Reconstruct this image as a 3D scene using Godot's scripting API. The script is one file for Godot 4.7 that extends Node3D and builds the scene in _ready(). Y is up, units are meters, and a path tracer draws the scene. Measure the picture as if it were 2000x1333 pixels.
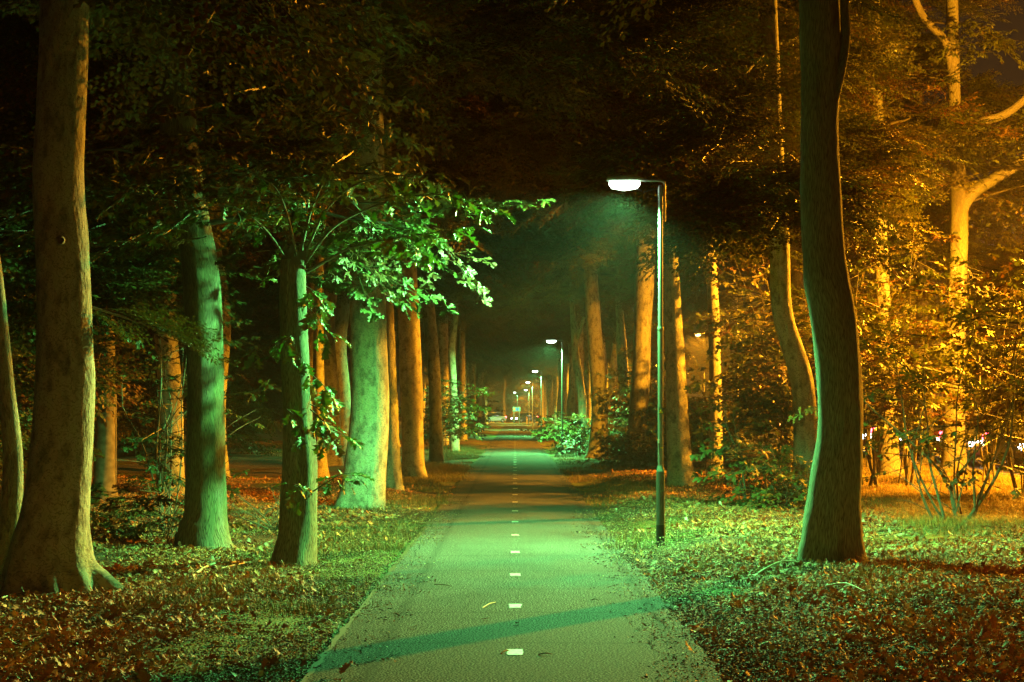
extends Node3D
# A cycle path through beech and oak trees at night, green path lamps, orange road lamps beyond the verge.

const F := 3712.0      # focal length in pixels of the 2000-wide photograph
const H := 1.6         # height of the camera over the path
const VX := 1006.0     # vanishing point of the path
const VY := 806.0
const NEAR := 0.05

var rng := RandomNumberGenerator.new()
var wob := FastNoiseLite.new()
var lay := FastNoiseLite.new()
var M := {}
var sprays := {}
var used := {}

# ------------------------------------------------------------------ small helpers
func at(x: float, y: float, d: float) -> Vector3:      # the point at distance d that was measured at that place
	return Vector3((x - VX) * d / F, H - (y - VY) * d / F, -d)

func gd(y: float) -> float:                            # distance of a foot of a trunk
	return F * H / (y - VY)

func rr(a: float, b: float) -> float:
	return rng.randf_range(a, b)

func numbered(called: String) -> String:
	var n: int = used.get(called, 0)
	used[called] = n + 1
	return called if n == 0 else "%s_%03d" % [called, n]

func tag(o: Node3D, label := "", category := "", group := "", kind := "") -> Node3D:
	if label: o.set_meta("label", label)
	if category: o.set_meta("category", category)
	if group: o.set_meta("group", group)
	if kind: o.set_meta("kind", kind)
	return o

func thing(called: String, where: Vector3, turn: float, label: String, category: String, group := "") -> Node3D:
	var o := Node3D.new()
	o.name = numbered(called)
	add_child(o, true)
	o.position = where
	o.rotation.y = turn
	tag(o, label, category, group)
	return o

func put(called: String, mesh: Mesh, mat: Material, parent: Node3D, pos := Vector3.ZERO) -> MeshInstance3D:
	var o := MeshInstance3D.new()
	o.name = called if parent != self else numbered(called)
	o.mesh = mesh
	o.material_override = mat
	o.position = pos
	parent.add_child(o, true)
	return o

func copy_of(src: Node3D, where: Vector3, turn: float, size := 1.0) -> Node3D:
	var c: Node3D = src.duplicate()
	var base: String = src.get_meta("kindname")
	c.name = numbered(base)
	add_child(c, true)
	c.position = where
	c.rotation.y = turn
	c.scale = Vector3.ONE * size
	return c

func scatter(called: String, mesh: Mesh, mat: Material, xf: Array, tints: Array, parent: Node3D) -> MultiMeshInstance3D:
	var mm := MultiMesh.new()
	mm.transform_format = MultiMesh.TRANSFORM_3D
	mm.use_colors = true
	mm.mesh = mesh
	mm.instance_count = xf.size()
	for i in xf.size():
		var t: Transform3D = xf[i]
		var col: Color = tints[i]
		mm.set_instance_transform(i, t)
		mm.set_instance_color(i, col)
	var o := MultiMeshInstance3D.new()
	o.name = called if parent != self else numbered(called)
	o.multimesh = mm
	o.material_override = mat
	o.set_meta("kind", "stuff")
	parent.add_child(o, true)
	return o

# ------------------------------------------------------------------ mesh buffer
class Buf:
	var v := PackedVector3Array()
	var n := PackedVector3Array()
	var t := PackedVector2Array()
	var c := PackedColorArray()
	var i := PackedInt32Array()
	var smooth := true

	func mesh() -> ArrayMesh:
		var a := []
		a.resize(Mesh.ARRAY_MAX)
		a[Mesh.ARRAY_VERTEX] = v
		if smooth: a[Mesh.ARRAY_NORMAL] = n
		if t.size() == v.size(): a[Mesh.ARRAY_TEX_UV] = t
		if c.size() == v.size(): a[Mesh.ARRAY_COLOR] = c
		a[Mesh.ARRAY_INDEX] = i
		var m := ArrayMesh.new()
		m.add_surface_from_arrays(Mesh.PRIMITIVE_TRIANGLES, a)
		return m

	func tri(a: Vector3, b: Vector3, d: Vector3, col: Color) -> void:      # flat, no normals
		var k := v.size()
		v.append(a); v.append(b); v.append(d)
		c.append(col); c.append(col); c.append(col)
		i.append(k); i.append(k + 1); i.append(k + 2)

	# rings of sides + 1 points (the last repeats the first); normals from the grid
	func skin(rings: Array, us: PackedFloat32Array, vs: PackedFloat32Array, col: Color, cap := false) -> void:
		var first := v.size()
		var w: int = us.size()
		var rows: int = rings.size()
		for r in rows:
			var ring: PackedVector3Array = rings[r]
			var up: PackedVector3Array = rings[mini(r + 1, rows - 1)]
			var dn: PackedVector3Array = rings[maxi(r - 1, 0)]
			for k in w:
				var nx := ring[k + 1 if k < w - 1 else 1] - ring[k - 1 if k > 0 else w - 2]
				var nn := (up[k] - dn[k]).cross(nx)
				v.append(ring[k])
				n.append(nn.normalized() if nn.length_squared() > 1e-16 else Vector3.UP)
				t.append(Vector2(us[k], vs[r]))
				c.append(col)
		for r in rows - 1:
			for k in w - 1:
				var p := first + r * w + k
				i.append_array(PackedInt32Array([p, p + 1, p + w, p + 1, p + w + 1, p + w]))
		if cap:
			for e in [0, rows - 1]:
				var ring: PackedVector3Array = rings[e]
				var mid := Vector3.ZERO
				for k in w - 1: mid += ring[k] / (w - 1)
				var other: PackedVector3Array = rings[1 if e == 0 else rows - 2]
				var om := Vector3.ZERO
				for k in w - 1: om += other[k] / (w - 1)
				var nn := (mid - om).normalized()
				var m0 := v.size()
				v.append(mid); n.append(nn); t.append(Vector2(0.5, vs[e])); c.append(col)
				for k in w:
					v.append(ring[k]); n.append(nn); t.append(Vector2(us[k], vs[e])); c.append(col)
				for k in w - 1:
					if e == 0: i.append_array(PackedInt32Array([m0, m0 + 2 + k, m0 + 1 + k]))
					else: i.append_array(PackedInt32Array([m0, m0 + 1 + k, m0 + 2 + k]))

# ------------------------------------------------------------------ shapes
func smooth_path(pts: Array, step: float) -> Array:     # Catmull-Rom through [Vector3, radius]
	var out := []
	for k in pts.size() - 1:
		var p0: Array = pts[maxi(k - 1, 0)]
		var p1: Array = pts[k]
		var p2: Array = pts[k + 1]
		var p3: Array = pts[mini(k + 2, pts.size() - 1)]
		var a: Vector3 = p1[0]
		var b: Vector3 = p2[0]
		var parts := maxi(1, int(ceil(a.distance_to(b) / step)))
		for s in parts:
			var u := float(s) / parts
			var pos: Vector3 = a.cubic_interpolate(b, p0[0], p3[0], u)
			var r: float = lerpf(p1[1], p2[1], smoothstep(0.0, 1.0, u))
			out.append([pos, r])
	out.append(pts[-1])
	return out

func tube(b: Buf, pts: Array, sides: int, tile := Vector2(0.9, 1.8), rough := 0.0, seed_at := 0.0, col := Color.WHITE, roots := []) -> void:
	var rings := []
	var us := PackedFloat32Array()
	var vs := PackedFloat32Array()
	var r0: float = pts[0][1]
	var turns: float = maxf(1.0, round(TAU * r0 / tile.x))
	for k in sides + 1: us.append(turns * k / sides)
	var along := 0.0
	var t0: Vector3 = (pts[1][0] - pts[0][0]).normalized()
	var nn := Vector3.RIGHT if absf(t0.x) < 0.9 else Vector3.UP
	for r in pts.size():
		var p: Vector3 = pts[r][0]
		var rad: float = pts[r][1]
		var tt: Vector3 = (pts[mini(r + 1, pts.size() - 1)][0] - pts[maxi(r - 1, 0)][0]).normalized()
		nn = (nn - tt * nn.dot(tt)).normalized()
		var bb := nn.cross(tt)
		if r: along += p.distance_to(pts[r - 1][0])
		vs.append(-along / tile.y + seed_at)
		var ring := PackedVector3Array()
		for k in sides:
			var th := TAU * k / sides
			var ct := cos(th)
			var st := sin(th)
			var q := rad
			if rough > 0.0:
				q *= 1.0 + rough * (wob.get_noise_3d(ct * 9.0 + seed_at * 31.0, p.y * 9.0, st * 9.0) + 0.5 * wob.get_noise_3d(ct * 26.0, p.y * 34.0 + seed_at * 17.0, st * 26.0))
			for f in roots:
				var da: float = wrapf(th - f[0], -PI, PI) / f[2]
				q += f[1] * exp(-da * da) * exp(-maxf(p.y, -0.1) / f[3])
			ring.append(p + (nn * ct + bb * st) * q)
		ring.append(ring[0])
		rings.append(ring)
	var first := b.v.size()
	b.skin(rings, us, vs, col)
	if rough > 0.0:                                    # algae, damp streaks and pale lichen on the bark
		for r in rings.size():
			for k in sides + 1:
				var p: Vector3 = rings[r][k]
				var q := p * Vector3(1, 0.35, 1) * 12.0 + Vector3.ONE * seed_at * 40.0
				var c := Color(1, 1, 1).lerp(Color(0.78, 0.86, 0.6), smoothstep(-0.05, 0.5, wob.get_noise_3dv(q)))
				c = c.lerp(Color(0.6, 0.58, 0.52), smoothstep(0.12, 0.45, wob.get_noise_3dv(q * Vector3(3, 1, 3) + Vector3.ONE * 90.0)))
				c = c.lerp(Color(1.35, 1.35, 1.25), smoothstep(0.22, 0.5, wob.get_noise_3dv(q * 3.5 + Vector3.ONE * 190.0)))
				b.c[first + r * (sides + 1) + k] = c

func lathe(profile: Array, sides := 20) -> ArrayMesh:   # [[radius, y], ...] from below upwards
	var b := Buf.new()
	var rings := []
	var us := PackedFloat32Array()
	var vs := PackedFloat32Array()
	for k in sides + 1: us.append(float(k) / sides)
	for p in profile:
		var ring := PackedVector3Array()
		for k in sides + 1: ring.append(Vector3(cos(TAU * k / sides) * p[0], p[1], sin(TAU * k / sides) * p[0]))
		rings.append(ring)
		vs.append(-p[1])
	b.skin(rings, us, vs, Color.WHITE, true)
	return b.mesh()

func loft_box(sections: Array, pts := 16, power := 4.0) -> ArrayMesh:   # [[z, cx, cy, half width, half height], ...] rounded boxes along z
	var b := Buf.new()
	var rings := []
	var us := PackedFloat32Array()
	var vs := PackedFloat32Array()
	for k in pts + 1: us.append(float(k) / pts)
	for s in sections:
		var ring := PackedVector3Array()
		for k in pts + 1:
			var th := TAU * k / pts
			var ct := cos(th)
			var st := sin(th)
			ring.append(Vector3(s[1] - signf(ct) * pow(absf(ct), 2.0 / power) * s[3], s[2] + signf(st) * pow(absf(st), 2.0 / power) * s[4], s[0]))
		rings.append(ring)
		vs.append(s[0])
	b.skin(rings, us, vs, Color.WHITE, true)
	return b.mesh()

func slab(b: Buf, lo: Vector3, hi: Vector3, chamfer := 0.0) -> void:    # a flat-shaded box with chamfered vertical edges
	var c := chamfer
	var o := [Vector2(lo.x + c, lo.z), Vector2(hi.x - c, lo.z), Vector2(hi.x, lo.z + c), Vector2(hi.x, hi.z - c), Vector2(hi.x - c, hi.z), Vector2(lo.x + c, hi.z), Vector2(lo.x, hi.z - c), Vector2(lo.x, lo.z + c)]
	b.smooth = false
	var mid := Vector2((lo.x + hi.x) / 2, (lo.z + hi.z) / 2)
	for k in 8:
		var p: Vector2 = o[k]
		var q: Vector2 = o[(k + 1) % 8]
		var w := Color.WHITE
		b.tri(Vector3(p.x, hi.y, p.y), Vector3(q.x, hi.y, q.y), Vector3(mid.x, hi.y, mid.y), w)
		b.tri(Vector3(q.x, lo.y, q.y), Vector3(p.x, lo.y, p.y), Vector3(mid.x, lo.y, mid.y), w)
		b.tri(Vector3(p.x, lo.y, p.y), Vector3(q.x, lo.y, q.y), Vector3(q.x, hi.y, q.y), w)
		b.tri(Vector3(p.x, lo.y, p.y), Vector3(q.x, hi.y, q.y), Vector3(p.x, hi.y, p.y), w)

func box(lo: Vector3, hi: Vector3, chamfer := 0.0) -> ArrayMesh:
	var b := Buf.new()
	slab(b, lo, hi, chamfer)
	return b.mesh()

const BEECH_T := [0.0, 0.45, 1.0]
const BEECH_W := [0.0, 0.5, 0.0]
const OAK_T := [0.0, 0.22, 0.36, 0.56, 0.7, 0.86, 1.0]
const OAK_W := [0.05, 0.3, 0.15, 0.48, 0.2, 0.34, 0.0]
const OAKFINE_T := [0.0, 0.1, 0.22, 0.31, 0.4, 0.52, 0.6, 0.7, 0.79, 0.87, 0.93, 1.0]
const OAKFINE_W := [0.02, 0.05, 0.3, 0.13, 0.22, 0.5, 0.2, 0.26, 0.42, 0.17, 0.2, 0.0]

func leaf(b: Buf, xf: Transform3D, ts: Array, ws: Array, length: float, width: float, fold: float, curl: float, col: Color) -> void:
	var pm := Vector3.ZERO
	var pl := Vector3.ZERO
	var pr := Vector3.ZERO
	for k in ts.size():
		var t: float = ts[k]
		var w: float = ws[k] * width
		var mid := Vector3(0, -curl * t * t * length, t * length)
		var wave := 0.06 * width * sin(t * 17.0)
		var l := xf * (mid + Vector3(-w, fold * w + wave, w * 0.35))
		var r := xf * (mid + Vector3(w, fold * w - wave, w * 0.35))
		mid = xf * mid
		if k > 0:
			b.tri(pm, l, mid, col)
			b.tri(pm, mid, r, col)
			if ws[k - 1] > 0.001:
				b.tri(pl, l, pm, col)
				b.tri(pm, r, pr, col)
		pm = mid
		pl = l
		pr = r

func stick(b: Buf, p: Vector3, q: Vector3, r0: float, r1: float, col: Color) -> void:
	var d := (q - p).normalized()
	var n1 := d.cross(Vector3.UP if absf(d.y) < 0.9 else Vector3.RIGHT).normalized()
	var n2 := d.cross(n1)
	for k in 3:
		var a := TAU * k / 3.0
		var e := TAU * (k + 1) / 3.0
		var da := n1 * cos(a) + n2 * sin(a)
		var de := n1 * cos(e) + n2 * sin(e)
		b.tri(p + da * r0, p + de * r0, q + da * r1, col)
		b.tri(p + de * r0, q + de * r1, q + da * r1, col)

func facing(dir: Vector3, up: Vector3) -> Basis:       # z along dir, y near up
	var z := dir.normalized()
	var x := up.cross(z)
	if x.length() < 0.01: x = Vector3.RIGHT
	x = x.normalized()
	return Basis(x, z.cross(x), z)

func leaf_tone() -> Color:
	var u := rng.randf()
	var k := rr(0.6, 1.3)
	if u < 0.70: return Color(k, k, k)
	if u < 0.88: return Color(k * 1.35, k * 1.1, k * 0.8)
	return Color(k * 1.5, k * 0.75, k * 0.6)

# a bough: one main twig with side sprays, flattish and drooping a little
func bough_spray(oak: bool, sub: int, ln: float) -> ArrayMesh:
	var b := Buf.new()
	b.smooth = false
	stick(b, Vector3(0, 0, -0.1), Vector3(0, -0.04, ln * 0.6), 0.011, 0.004, Color(0.5, 0.38, 0.5))
	for k in sub:
		var u: float = (k + 0.4) / sub
		var s := -1.0 if k % 2 else 1.0
		var dir := Vector3(s * rr(0.35, 1.0), rr(-0.4, 0.35), rr(0.35, 0.9)).normalized()
		if k == sub - 1: dir = Vector3(0, -0.15, 1).normalized()
		var p := Vector3(0, -0.04 * u, ln * 0.75 * u)
		var bs := facing(dir, Vector3(rr(-0.45, 0.45), 1, rr(-0.45, 0.45))).scaled(Vector3.ONE * rr(0.75, 1.1))
		if oak: oak_spray(b, Transform3D(bs, p))
		else: beech_spray(b, Transform3D(bs, p))
	return b.mesh()

func beech_spray(b: Buf, at_: Transform3D) -> void:
	var bark := Color(0.8, 0.6, 0.8)
	var ln := 0.95
	stick(b, at_ * Vector3.ZERO, at_ * Vector3(0, -0.05, ln), 0.006, 0.0015, bark)
	for k in 9:
		var s := -1.0 if k % 2 else 1.0
		var z0: float = ln * (0.12 + 0.1 * k)
		var sub: float = (0.52 - 0.045 * k) * rr(0.75, 1.2)
		var dir := Vector3(s * rr(0.65, 0.95), rr(-0.22, 0.14), rr(0.6, 0.9)).normalized()
		var p0 := Vector3(0, -0.05 * z0, z0)
		if k == 8: dir = Vector3(rr(-0.1, 0.1), -0.1, 1)
		stick(b, at_ * p0, at_ * (p0 + dir * sub), 0.003, 0.001, bark)
		var m := int(sub / 0.048) + 2
		for j in m:
			var q: float = (j + 0.7) / m
			var side := -1.0 if j % 2 else 1.0
			var across := dir.cross(Vector3.UP).normalized() * side
			var ld := (dir * rr(0.5, 0.9) + across * rr(0.5, 1.0) + Vector3(0, rr(-0.35, 0.15), 0)).normalized()
			if j == m - 1: ld = dir
			var bs := facing(ld, Vector3(rr(-0.5, 0.5), 1, rr(-0.5, 0.5)))
			leaf(b, at_ * Transform3D(bs, p0 + dir * sub * q), BEECH_T, BEECH_W, rr(0.06, 0.092), rr(0.045, 0.062), rr(0.0, 0.4), rr(0.0, 0.25), leaf_tone())

func oak_spray(b: Buf, at_: Transform3D) -> void:
	var bark := Color(0.8, 0.6, 0.8)
	var ln := 0.7
	stick(b, at_ * Vector3.ZERO, at_ * Vector3(0, 0.02, ln), 0.007, 0.002, bark)
	for k in 4:
		var s := -1.0 if k % 2 else 1.0
		var z0: float = ln * (0.25 + 0.22 * k)
		var dir := Vector3(s * rr(0.3, 0.7), rr(-0.1, 0.35), rr(0.5, 0.9)).normalized()
		if k == 3: dir = Vector3(0, 0.1, 1)
		var sub := rr(0.12, 0.24)
		var p0 := Vector3(0, 0.02, z0)
		var p1 := p0 + dir * sub
		stick(b, at_ * p0, at_ * p1, 0.004, 0.002, bark)
		for j in 5:
			var a := TAU * (j + rr(-0.3, 0.3)) / 5.0
			var ld := (dir * rr(0.2, 0.8) + Vector3(cos(a), rr(-0.5, 0.25), sin(a)) * 0.9).normalized()
			var bs := facing(ld, Vector3(rr(-0.5, 0.5), 1, rr(-0.5, 0.5)))
			leaf(b, at_ * Transform3D(bs, p1 - dir * rr(0.0, 0.05)), OAK_T, OAK_W, rr(0.09, 0.15), rr(0.07, 0.105), rr(-0.1, 0.35), rr(0.0, 0.4), leaf_tone())

# ------------------------------------------------------------------ textures and materials
func noise_tex(w: int, h: int, freq: float, octaves: int, stops: Array, seed_n: int, kind := FastNoiseLite.TYPE_SIMPLEX_SMOOTH, fractal := FastNoiseLite.FRACTAL_FBM) -> NoiseTexture2D:
	var n := FastNoiseLite.new()
	n.seed = seed_n
	n.noise_type = kind
	n.frequency = freq
	n.fractal_type = fractal
	n.fractal_octaves = octaves
	var t := NoiseTexture2D.new()
	t.width = w
	t.height = h
	t.seamless = true
	t.noise = n
	if stops.size():
		var g := Gradient.new()
		var off := PackedFloat32Array()
		var cs := PackedColorArray()
		for s in stops:
			off.append(s[0])
			var c: Color = s[1]
			cs.append(c.linear_to_srgb())
		g.offsets = off
		g.colors = cs
		t.color_ramp = g
	return t

func grey(v: float) -> Color:
	return Color(v, v, v)

func mat(rough: float, col := Color.WHITE) -> StandardMaterial3D:
	var m := StandardMaterial3D.new()
	m.albedo_color = col.linear_to_srgb()
	m.roughness = rough
	return m

func leaf_mat(back: Color, rough: float) -> StandardMaterial3D:
	var m := mat(rough)
	m.vertex_color_use_as_albedo = true
	m.cull_mode = BaseMaterial3D.CULL_DISABLED
	m.backlight_enabled = true
	m.backlight = back
	return m

func glow_mat(col: Color, e: float) -> StandardMaterial3D:
	var m := mat(0.4, Color(0.8, 0.8, 0.8))
	m.emission_enabled = true
	m.emission = col.linear_to_srgb()
	m.emission_energy_multiplier = e
	return m

func make_materials() -> void:
	# beech bark: smooth grey with pale and mossy clouds, fine dark cross lines
	var m := mat(0.85)
	m.albedo_texture = noise_tex(512, 1024, 0.006, 5, [[0.0, Color(0.13, 0.125, 0.09)], [0.42, Color(0.34, 0.33, 0.24)], [0.6, Color(0.4, 0.39, 0.3)], [0.78, Color(0.37, 0.38, 0.25)], [1.0, Color(0.44, 0.43, 0.36)]], 11)
	m.detail_enabled = true
	m.detail_blend_mode = BaseMaterial3D.BLEND_MODE_MUL
	m.detail_uv_layer = BaseMaterial3D.DETAIL_UV_1
	m.detail_albedo = noise_tex(256, 1024, 0.022, 5, [[0.0, grey(0.7)], [0.28, grey(1.0)], [0.44, grey(1.0)], [0.475, grey(0.45)], [0.5, grey(0.45)], [0.53, grey(1.0)], [0.68, grey(1.0)], [0.8, grey(0.65)], [1.0, grey(0.5)]], 13)
	m.heightmap_enabled = true
	m.heightmap_scale = 0.8
	m.heightmap_texture = noise_tex(512, 1024, 0.02, 4, [], 12)
	m.vertex_color_use_as_albedo = true
	M.beech = m
	# oak bark: furrows that run up the stem
	m = mat(0.92)
	m.albedo_texture = noise_tex(1024, 256, 0.03, 4, [[0.0, Color(0.29, 0.28, 0.21)], [0.45, Color(0.24, 0.23, 0.165)], [0.72, Color(0.15, 0.135, 0.1)], [0.9, Color(0.05, 0.042, 0.03)], [1.0, Color(0.03, 0.026, 0.02)]], 21, FastNoiseLite.TYPE_SIMPLEX_SMOOTH, FastNoiseLite.FRACTAL_RIDGED)
	m.heightmap_enabled = true
	m.heightmap_scale = 2.0
	m.heightmap_texture = m.albedo_texture
	m.vertex_color_use_as_albedo = true
	M.oak = m
	m = mat(0.9)
	m.albedo_texture = noise_tex(256, 512, 0.02, 3, [[0.0, Color(0.08, 0.07, 0.045)], [1.0, Color(0.2, 0.18, 0.13)]], 31)
	M.stem = m
	m = mat(0.9, Color(0.07, 0.06, 0.04))
	M.twig_bark = m
	M.leaf = leaf_mat(Color(0.55, 0.6, 0.35), 0.5)
	M.big_leaf = leaf_mat(Color(0.5, 0.6, 0.3), 0.42)
	M.litter = leaf_mat(Color(0.2, 0.16, 0.1), 0.7)
	M.grass = leaf_mat(Color(0.5, 0.55, 0.25), 0.6)
	# ground
	m = mat(0.95)
	m.vertex_color_use_as_albedo = true
	m.albedo_texture = noise_tex(1024, 1024, 0.03, 5, [[0.0, Color(0.3, 0.28, 0.25)], [0.45, Color(0.85, 0.8, 0.72)], [0.6, Color(1.1, 1.0, 0.9)], [1.0, Color(1.0, 0.8, 0.6)]], 41)
	m.heightmap_enabled = true
	m.heightmap_scale = 3.0
	m.heightmap_texture = noise_tex(1024, 1024, 0.05, 4, [], 42)
	M.ground = m
	# asphalt with pale chippings
	m = mat(0.8)
	m.vertex_color_use_as_albedo = true
	m.metallic_specular = 0.08
	m.albedo_color = Color(0.5, 0.5, 0.5).linear_to_srgb()
	m.albedo_texture = noise_tex(2048, 2048, 0.045, 4, [[0.0, grey(0.012)], [0.3, grey(0.03)], [0.42, grey(0.07)], [0.5, grey(0.12)], [0.6, Color(0.17, 0.17, 0.16)], [0.68, Color(0.3, 0.3, 0.28)], [0.76, Color(0.8, 0.8, 0.75)], [1.0, grey(0.9)]], 51, FastNoiseLite.TYPE_SIMPLEX)
	M.asphalt = m
	m = mat(0.8)
	m.albedo_texture = noise_tex(512, 512, 0.1, 3, [[0.0, grey(0.05)], [1.0, grey(0.1)]], 53)
	M.road = m
	m = mat(0.6)
	m.albedo_texture = noise_tex(256, 256, 0.03, 4, [[0.0, grey(0.2)], [0.4, Color(0.42, 0.42, 0.39)], [1.0, grey(0.5)]], 61)
	M.paint = m
	M.moss_edge = mat(0.95, Color(0.035, 0.05, 0.02))
	M.crack = mat(1.0, Color(0.02, 0.02, 0.018))
	M.crack.metallic_specular = 0.0
	M.kerb = mat(0.8, Color(0.35, 0.34, 0.31))
	M.pole = mat(0.38, Color(0.2, 0.21, 0.2))
	M.pole.metallic = 0.35
	M.sleeve = mat(0.5, Color(0.09, 0.1, 0.09))
	M.housing = mat(0.5, Color(0.2, 0.2, 0.2))
	M.green_glow = glow_mat(Color(0.75, 1.0, 0.8), 3.0)
	M.sodium_glow = glow_mat(Color(1.0, 0.62, 0.16), 4.0)
	M.far_glow = glow_mat(Color(1.0, 0.42, 0.07), 0.4)
	M.white = mat(0.5, Color(0.75, 0.75, 0.75))
	M.blue = mat(0.4, Color(0.02, 0.09, 0.5))
	M.yellow = mat(0.5, Color(0.75, 0.5, 0.04))
	M.red = mat(0.5, Color(0.5, 0.02, 0.02))
	M.black = mat(0.6, Color(0.02, 0.02, 0.02))
	M.tyre = mat(0.9, Color(0.025, 0.025, 0.025))
	M.rim = mat(0.3, Color(0.5, 0.5, 0.5))
	M.rim.metallic = 0.8
	M.glass = mat(0.08, Color(0.015, 0.017, 0.02))
	M.headlight = glow_mat(Color(1.0, 0.97, 0.9), 7.0)
	M.tail_light = glow_mat(Color(1.0, 0.03, 0.06), 4.0)
	M.plate = mat(0.5, Color(0.7, 0.5, 0.05))
	for k in 5:
		var p := mat(0.3, [Color(0.3, 0.31, 0.32), Color(0.03, 0.035, 0.05), Color(0.55, 0.55, 0.55), Color(0.25, 0.02, 0.02), Color(0.04, 0.07, 0.16)][k])
		p.clearcoat_enabled = true
		p.clearcoat = 0.8
		M["car%d" % k] = p

# ------------------------------------------------------------------ trees
func dim(c: Color, k: float) -> Color:
	return Color(c.r * k, c.g * k, c.b * k)

func tint_green() -> Color:
	var u := rng.randf()
	if u < 0.55: return dim(Color(0.075, 0.095, 0.024), rr(0.7, 1.35))
	if u < 0.85: return dim(Color(0.115, 0.11, 0.026), rr(0.7, 1.3))
	return dim(Color(0.13, 0.075, 0.022), rr(0.6, 1.2))

# limbs with sprays: sp = {low, top, limbs, len: [a, b], dirs: [azimuth, spread], count, kind, rise}
func crown(o: Node3D, axis: Array, sp: Dictionary, bark: Material) -> void:
	var sets := {}
	var n: int = sp.limbs
	for k in n:
		var u: float = (k + rr(0.1, 0.9)) / n
		var h: float = lerpf(sp.low, sp.top, pow(u, 1.2))
		var base := Vector3.ZERO
		var rad := 0.1
		for q in axis.size() - 1:
			var a0: Vector3 = axis[q][0]
			var a1: Vector3 = axis[q + 1][0]
			if h >= a0.y and h <= a1.y:
				base = a0.lerp(a1, (h - a0.y) / maxf(a1.y - a0.y, 0.001))
				rad = axis[q][1]
		if base == Vector3.ZERO:
			base = axis[-1][0]
			rad = axis[-1][1]
		var az: float = sp.dirs[0] + rr(-1.0, 1.0) * sp.dirs[1]
		var ln: float = rr(sp.len[0], sp.len[1]) * (1.0 - 0.45 * u)
		var out := Vector3(cos(az), 0, -sin(az))
		var side := out.cross(Vector3.UP)
		var rise: float = sp.get("rise", 0.35) * rr(0.5, 1.5)
		var droop: float = sp.get("droop", 0.28) * rr(0.6, 1.4)
		var bend := rr(-0.25, 0.25)
		var pts := []
		var r0: float = minf(rad * 0.4, 0.012 + 0.011 * ln)
		for q in 7:
			var t: float = q / 6.0
			pts.append([base + out * (ln * t) + side * (bend * ln * t * t) + Vector3(0, ln * (rise * t - droop * t * t) + rr(-0.03, 0.03) * ln * t, 0), lerpf(r0, 0.008, t)])
		var b := Buf.new()
		tube(b, smooth_path(pts, ln / 9.0), 6, Vector2(0.5, 1.0))
		put("branch", b.mesh(), M.twig_bark, o)
		var count := int(sp.count * ln / maxf(sp.len[1], 0.1))
		for q in count:
			var t: float = rr(sp.get("bare", 0.22), 1.02)
			var p := Vector3.ZERO
			var ti := minf(t, 0.999) * 6.0
			p = (pts[int(ti)][0] as Vector3).lerp(pts[int(ti) + 1][0], ti - int(ti))
			var sgn := -1.0 if q % 2 else 1.0
			var wide: float = ln * 0.42 * (1.05 - t * 0.75)
			var off := rng.randf() * wide
			var dir := (out * rr(0.35, 1.0) + side * sgn * rr(0.1, 1.0) + Vector3(0, rr(-0.45, 0.12), 0)).normalized()
			p += side * sgn * off + Vector3(0, -0.3 * off * rr(0.2, 1.2) + rr(-0.55, 0.35), 0)
			var kind: String = sp.kind
			var mesh_at := rng.randi() % (sprays[kind] as Array).size()
			var key := "%s%d" % [kind, mesh_at]
			if not sets.has(key): sets[key] = [sprays[kind][mesh_at], [], []]
			var size: float = rr(0.75, 1.25) * sp.get("size", 1.0)
			sets[key][1].append(Transform3D(facing(dir, Vector3(rr(-0.3, 0.3), 1, rr(-0.3, 0.3))).scaled(Vector3.ONE * size), p))
			var tc: Color = tint_green()
			sets[key][2].append(dim(tc, sp.get("bright", 1.0)))
	for key in sets:
		scatter("crown", sets[key][0], M.leaf, sets[key][1], sets[key][2], o)

# rows [y, left, right] as measured, from the foot upwards
func trunk_axis(rows: Array, d: float, top: float, base: Vector3) -> Array:
	var pts := []
	for r in rows:
		pts.append([at((r[1] + r[2]) / 2.0, r[0], d) - base, (r[2] - r[1]) / 2.0 * d / F])
	var f: Array = pts[0]
	f[0] = Vector3(f[0].x, 0, 0)
	pts.push_front([f[0] + Vector3(0, -0.35, 0), f[1] * 1.15])
	var l: Array = pts[-1]
	var pr: Array = pts[maxi(1, pts.size() - 3)]
	var slope: Vector3 = (l[0] - pr[0])
	slope = slope / maxf(slope.y, 0.1) * 0.4
	var h: float = l[0].y
	if top > h:
		for k in 4:
			var t: float = (k + 1) / 4.0
			pts.append([l[0] + Vector3(slope.x * (top - h) * t, (top - h) * t, slope.z), lerpf(l[1], 0.05, t)])
	return pts

func tree(called: String, label: String, rows: Array, top: float, bark: Material, sp := {}, opt := {}) -> Node3D:
	var d: float = opt.get("d", gd(rows[0][0]))
	var base := at((rows[0][1] + rows[0][2]) / 2.0, rows[0][0], d)
	base.y = 0.0
	var o := thing(called, base, 0.0, label, "tree", opt.get("group", ""))
	var axis := trunk_axis(rows, d, top, base)
	var b := Buf.new()
	var step: float = 0.09 if d < 35.0 else 0.2
	var sides: int = 48 if d < 35.0 else 24
	if d > 65.0: sides = 16
	var seed_at := rng.randf() * 10.0
	tube(b, smooth_path(axis, step), sides, opt.get("tile", Vector2(1.0, 2.0)), opt.get("rough", 0.05), seed_at, Color.WHITE, opt.get("roots", [[rr(0, TAU), 0.07, 0.5, 0.2], [rr(0, TAU), 0.08, 0.4, 0.25], [rr(0, TAU), 0.06, 0.5, 0.2]]))
	put("trunk", b.mesh(), bark, o)
	if sp.size(): crown(o, axis, sp, bark)
	return o

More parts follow.
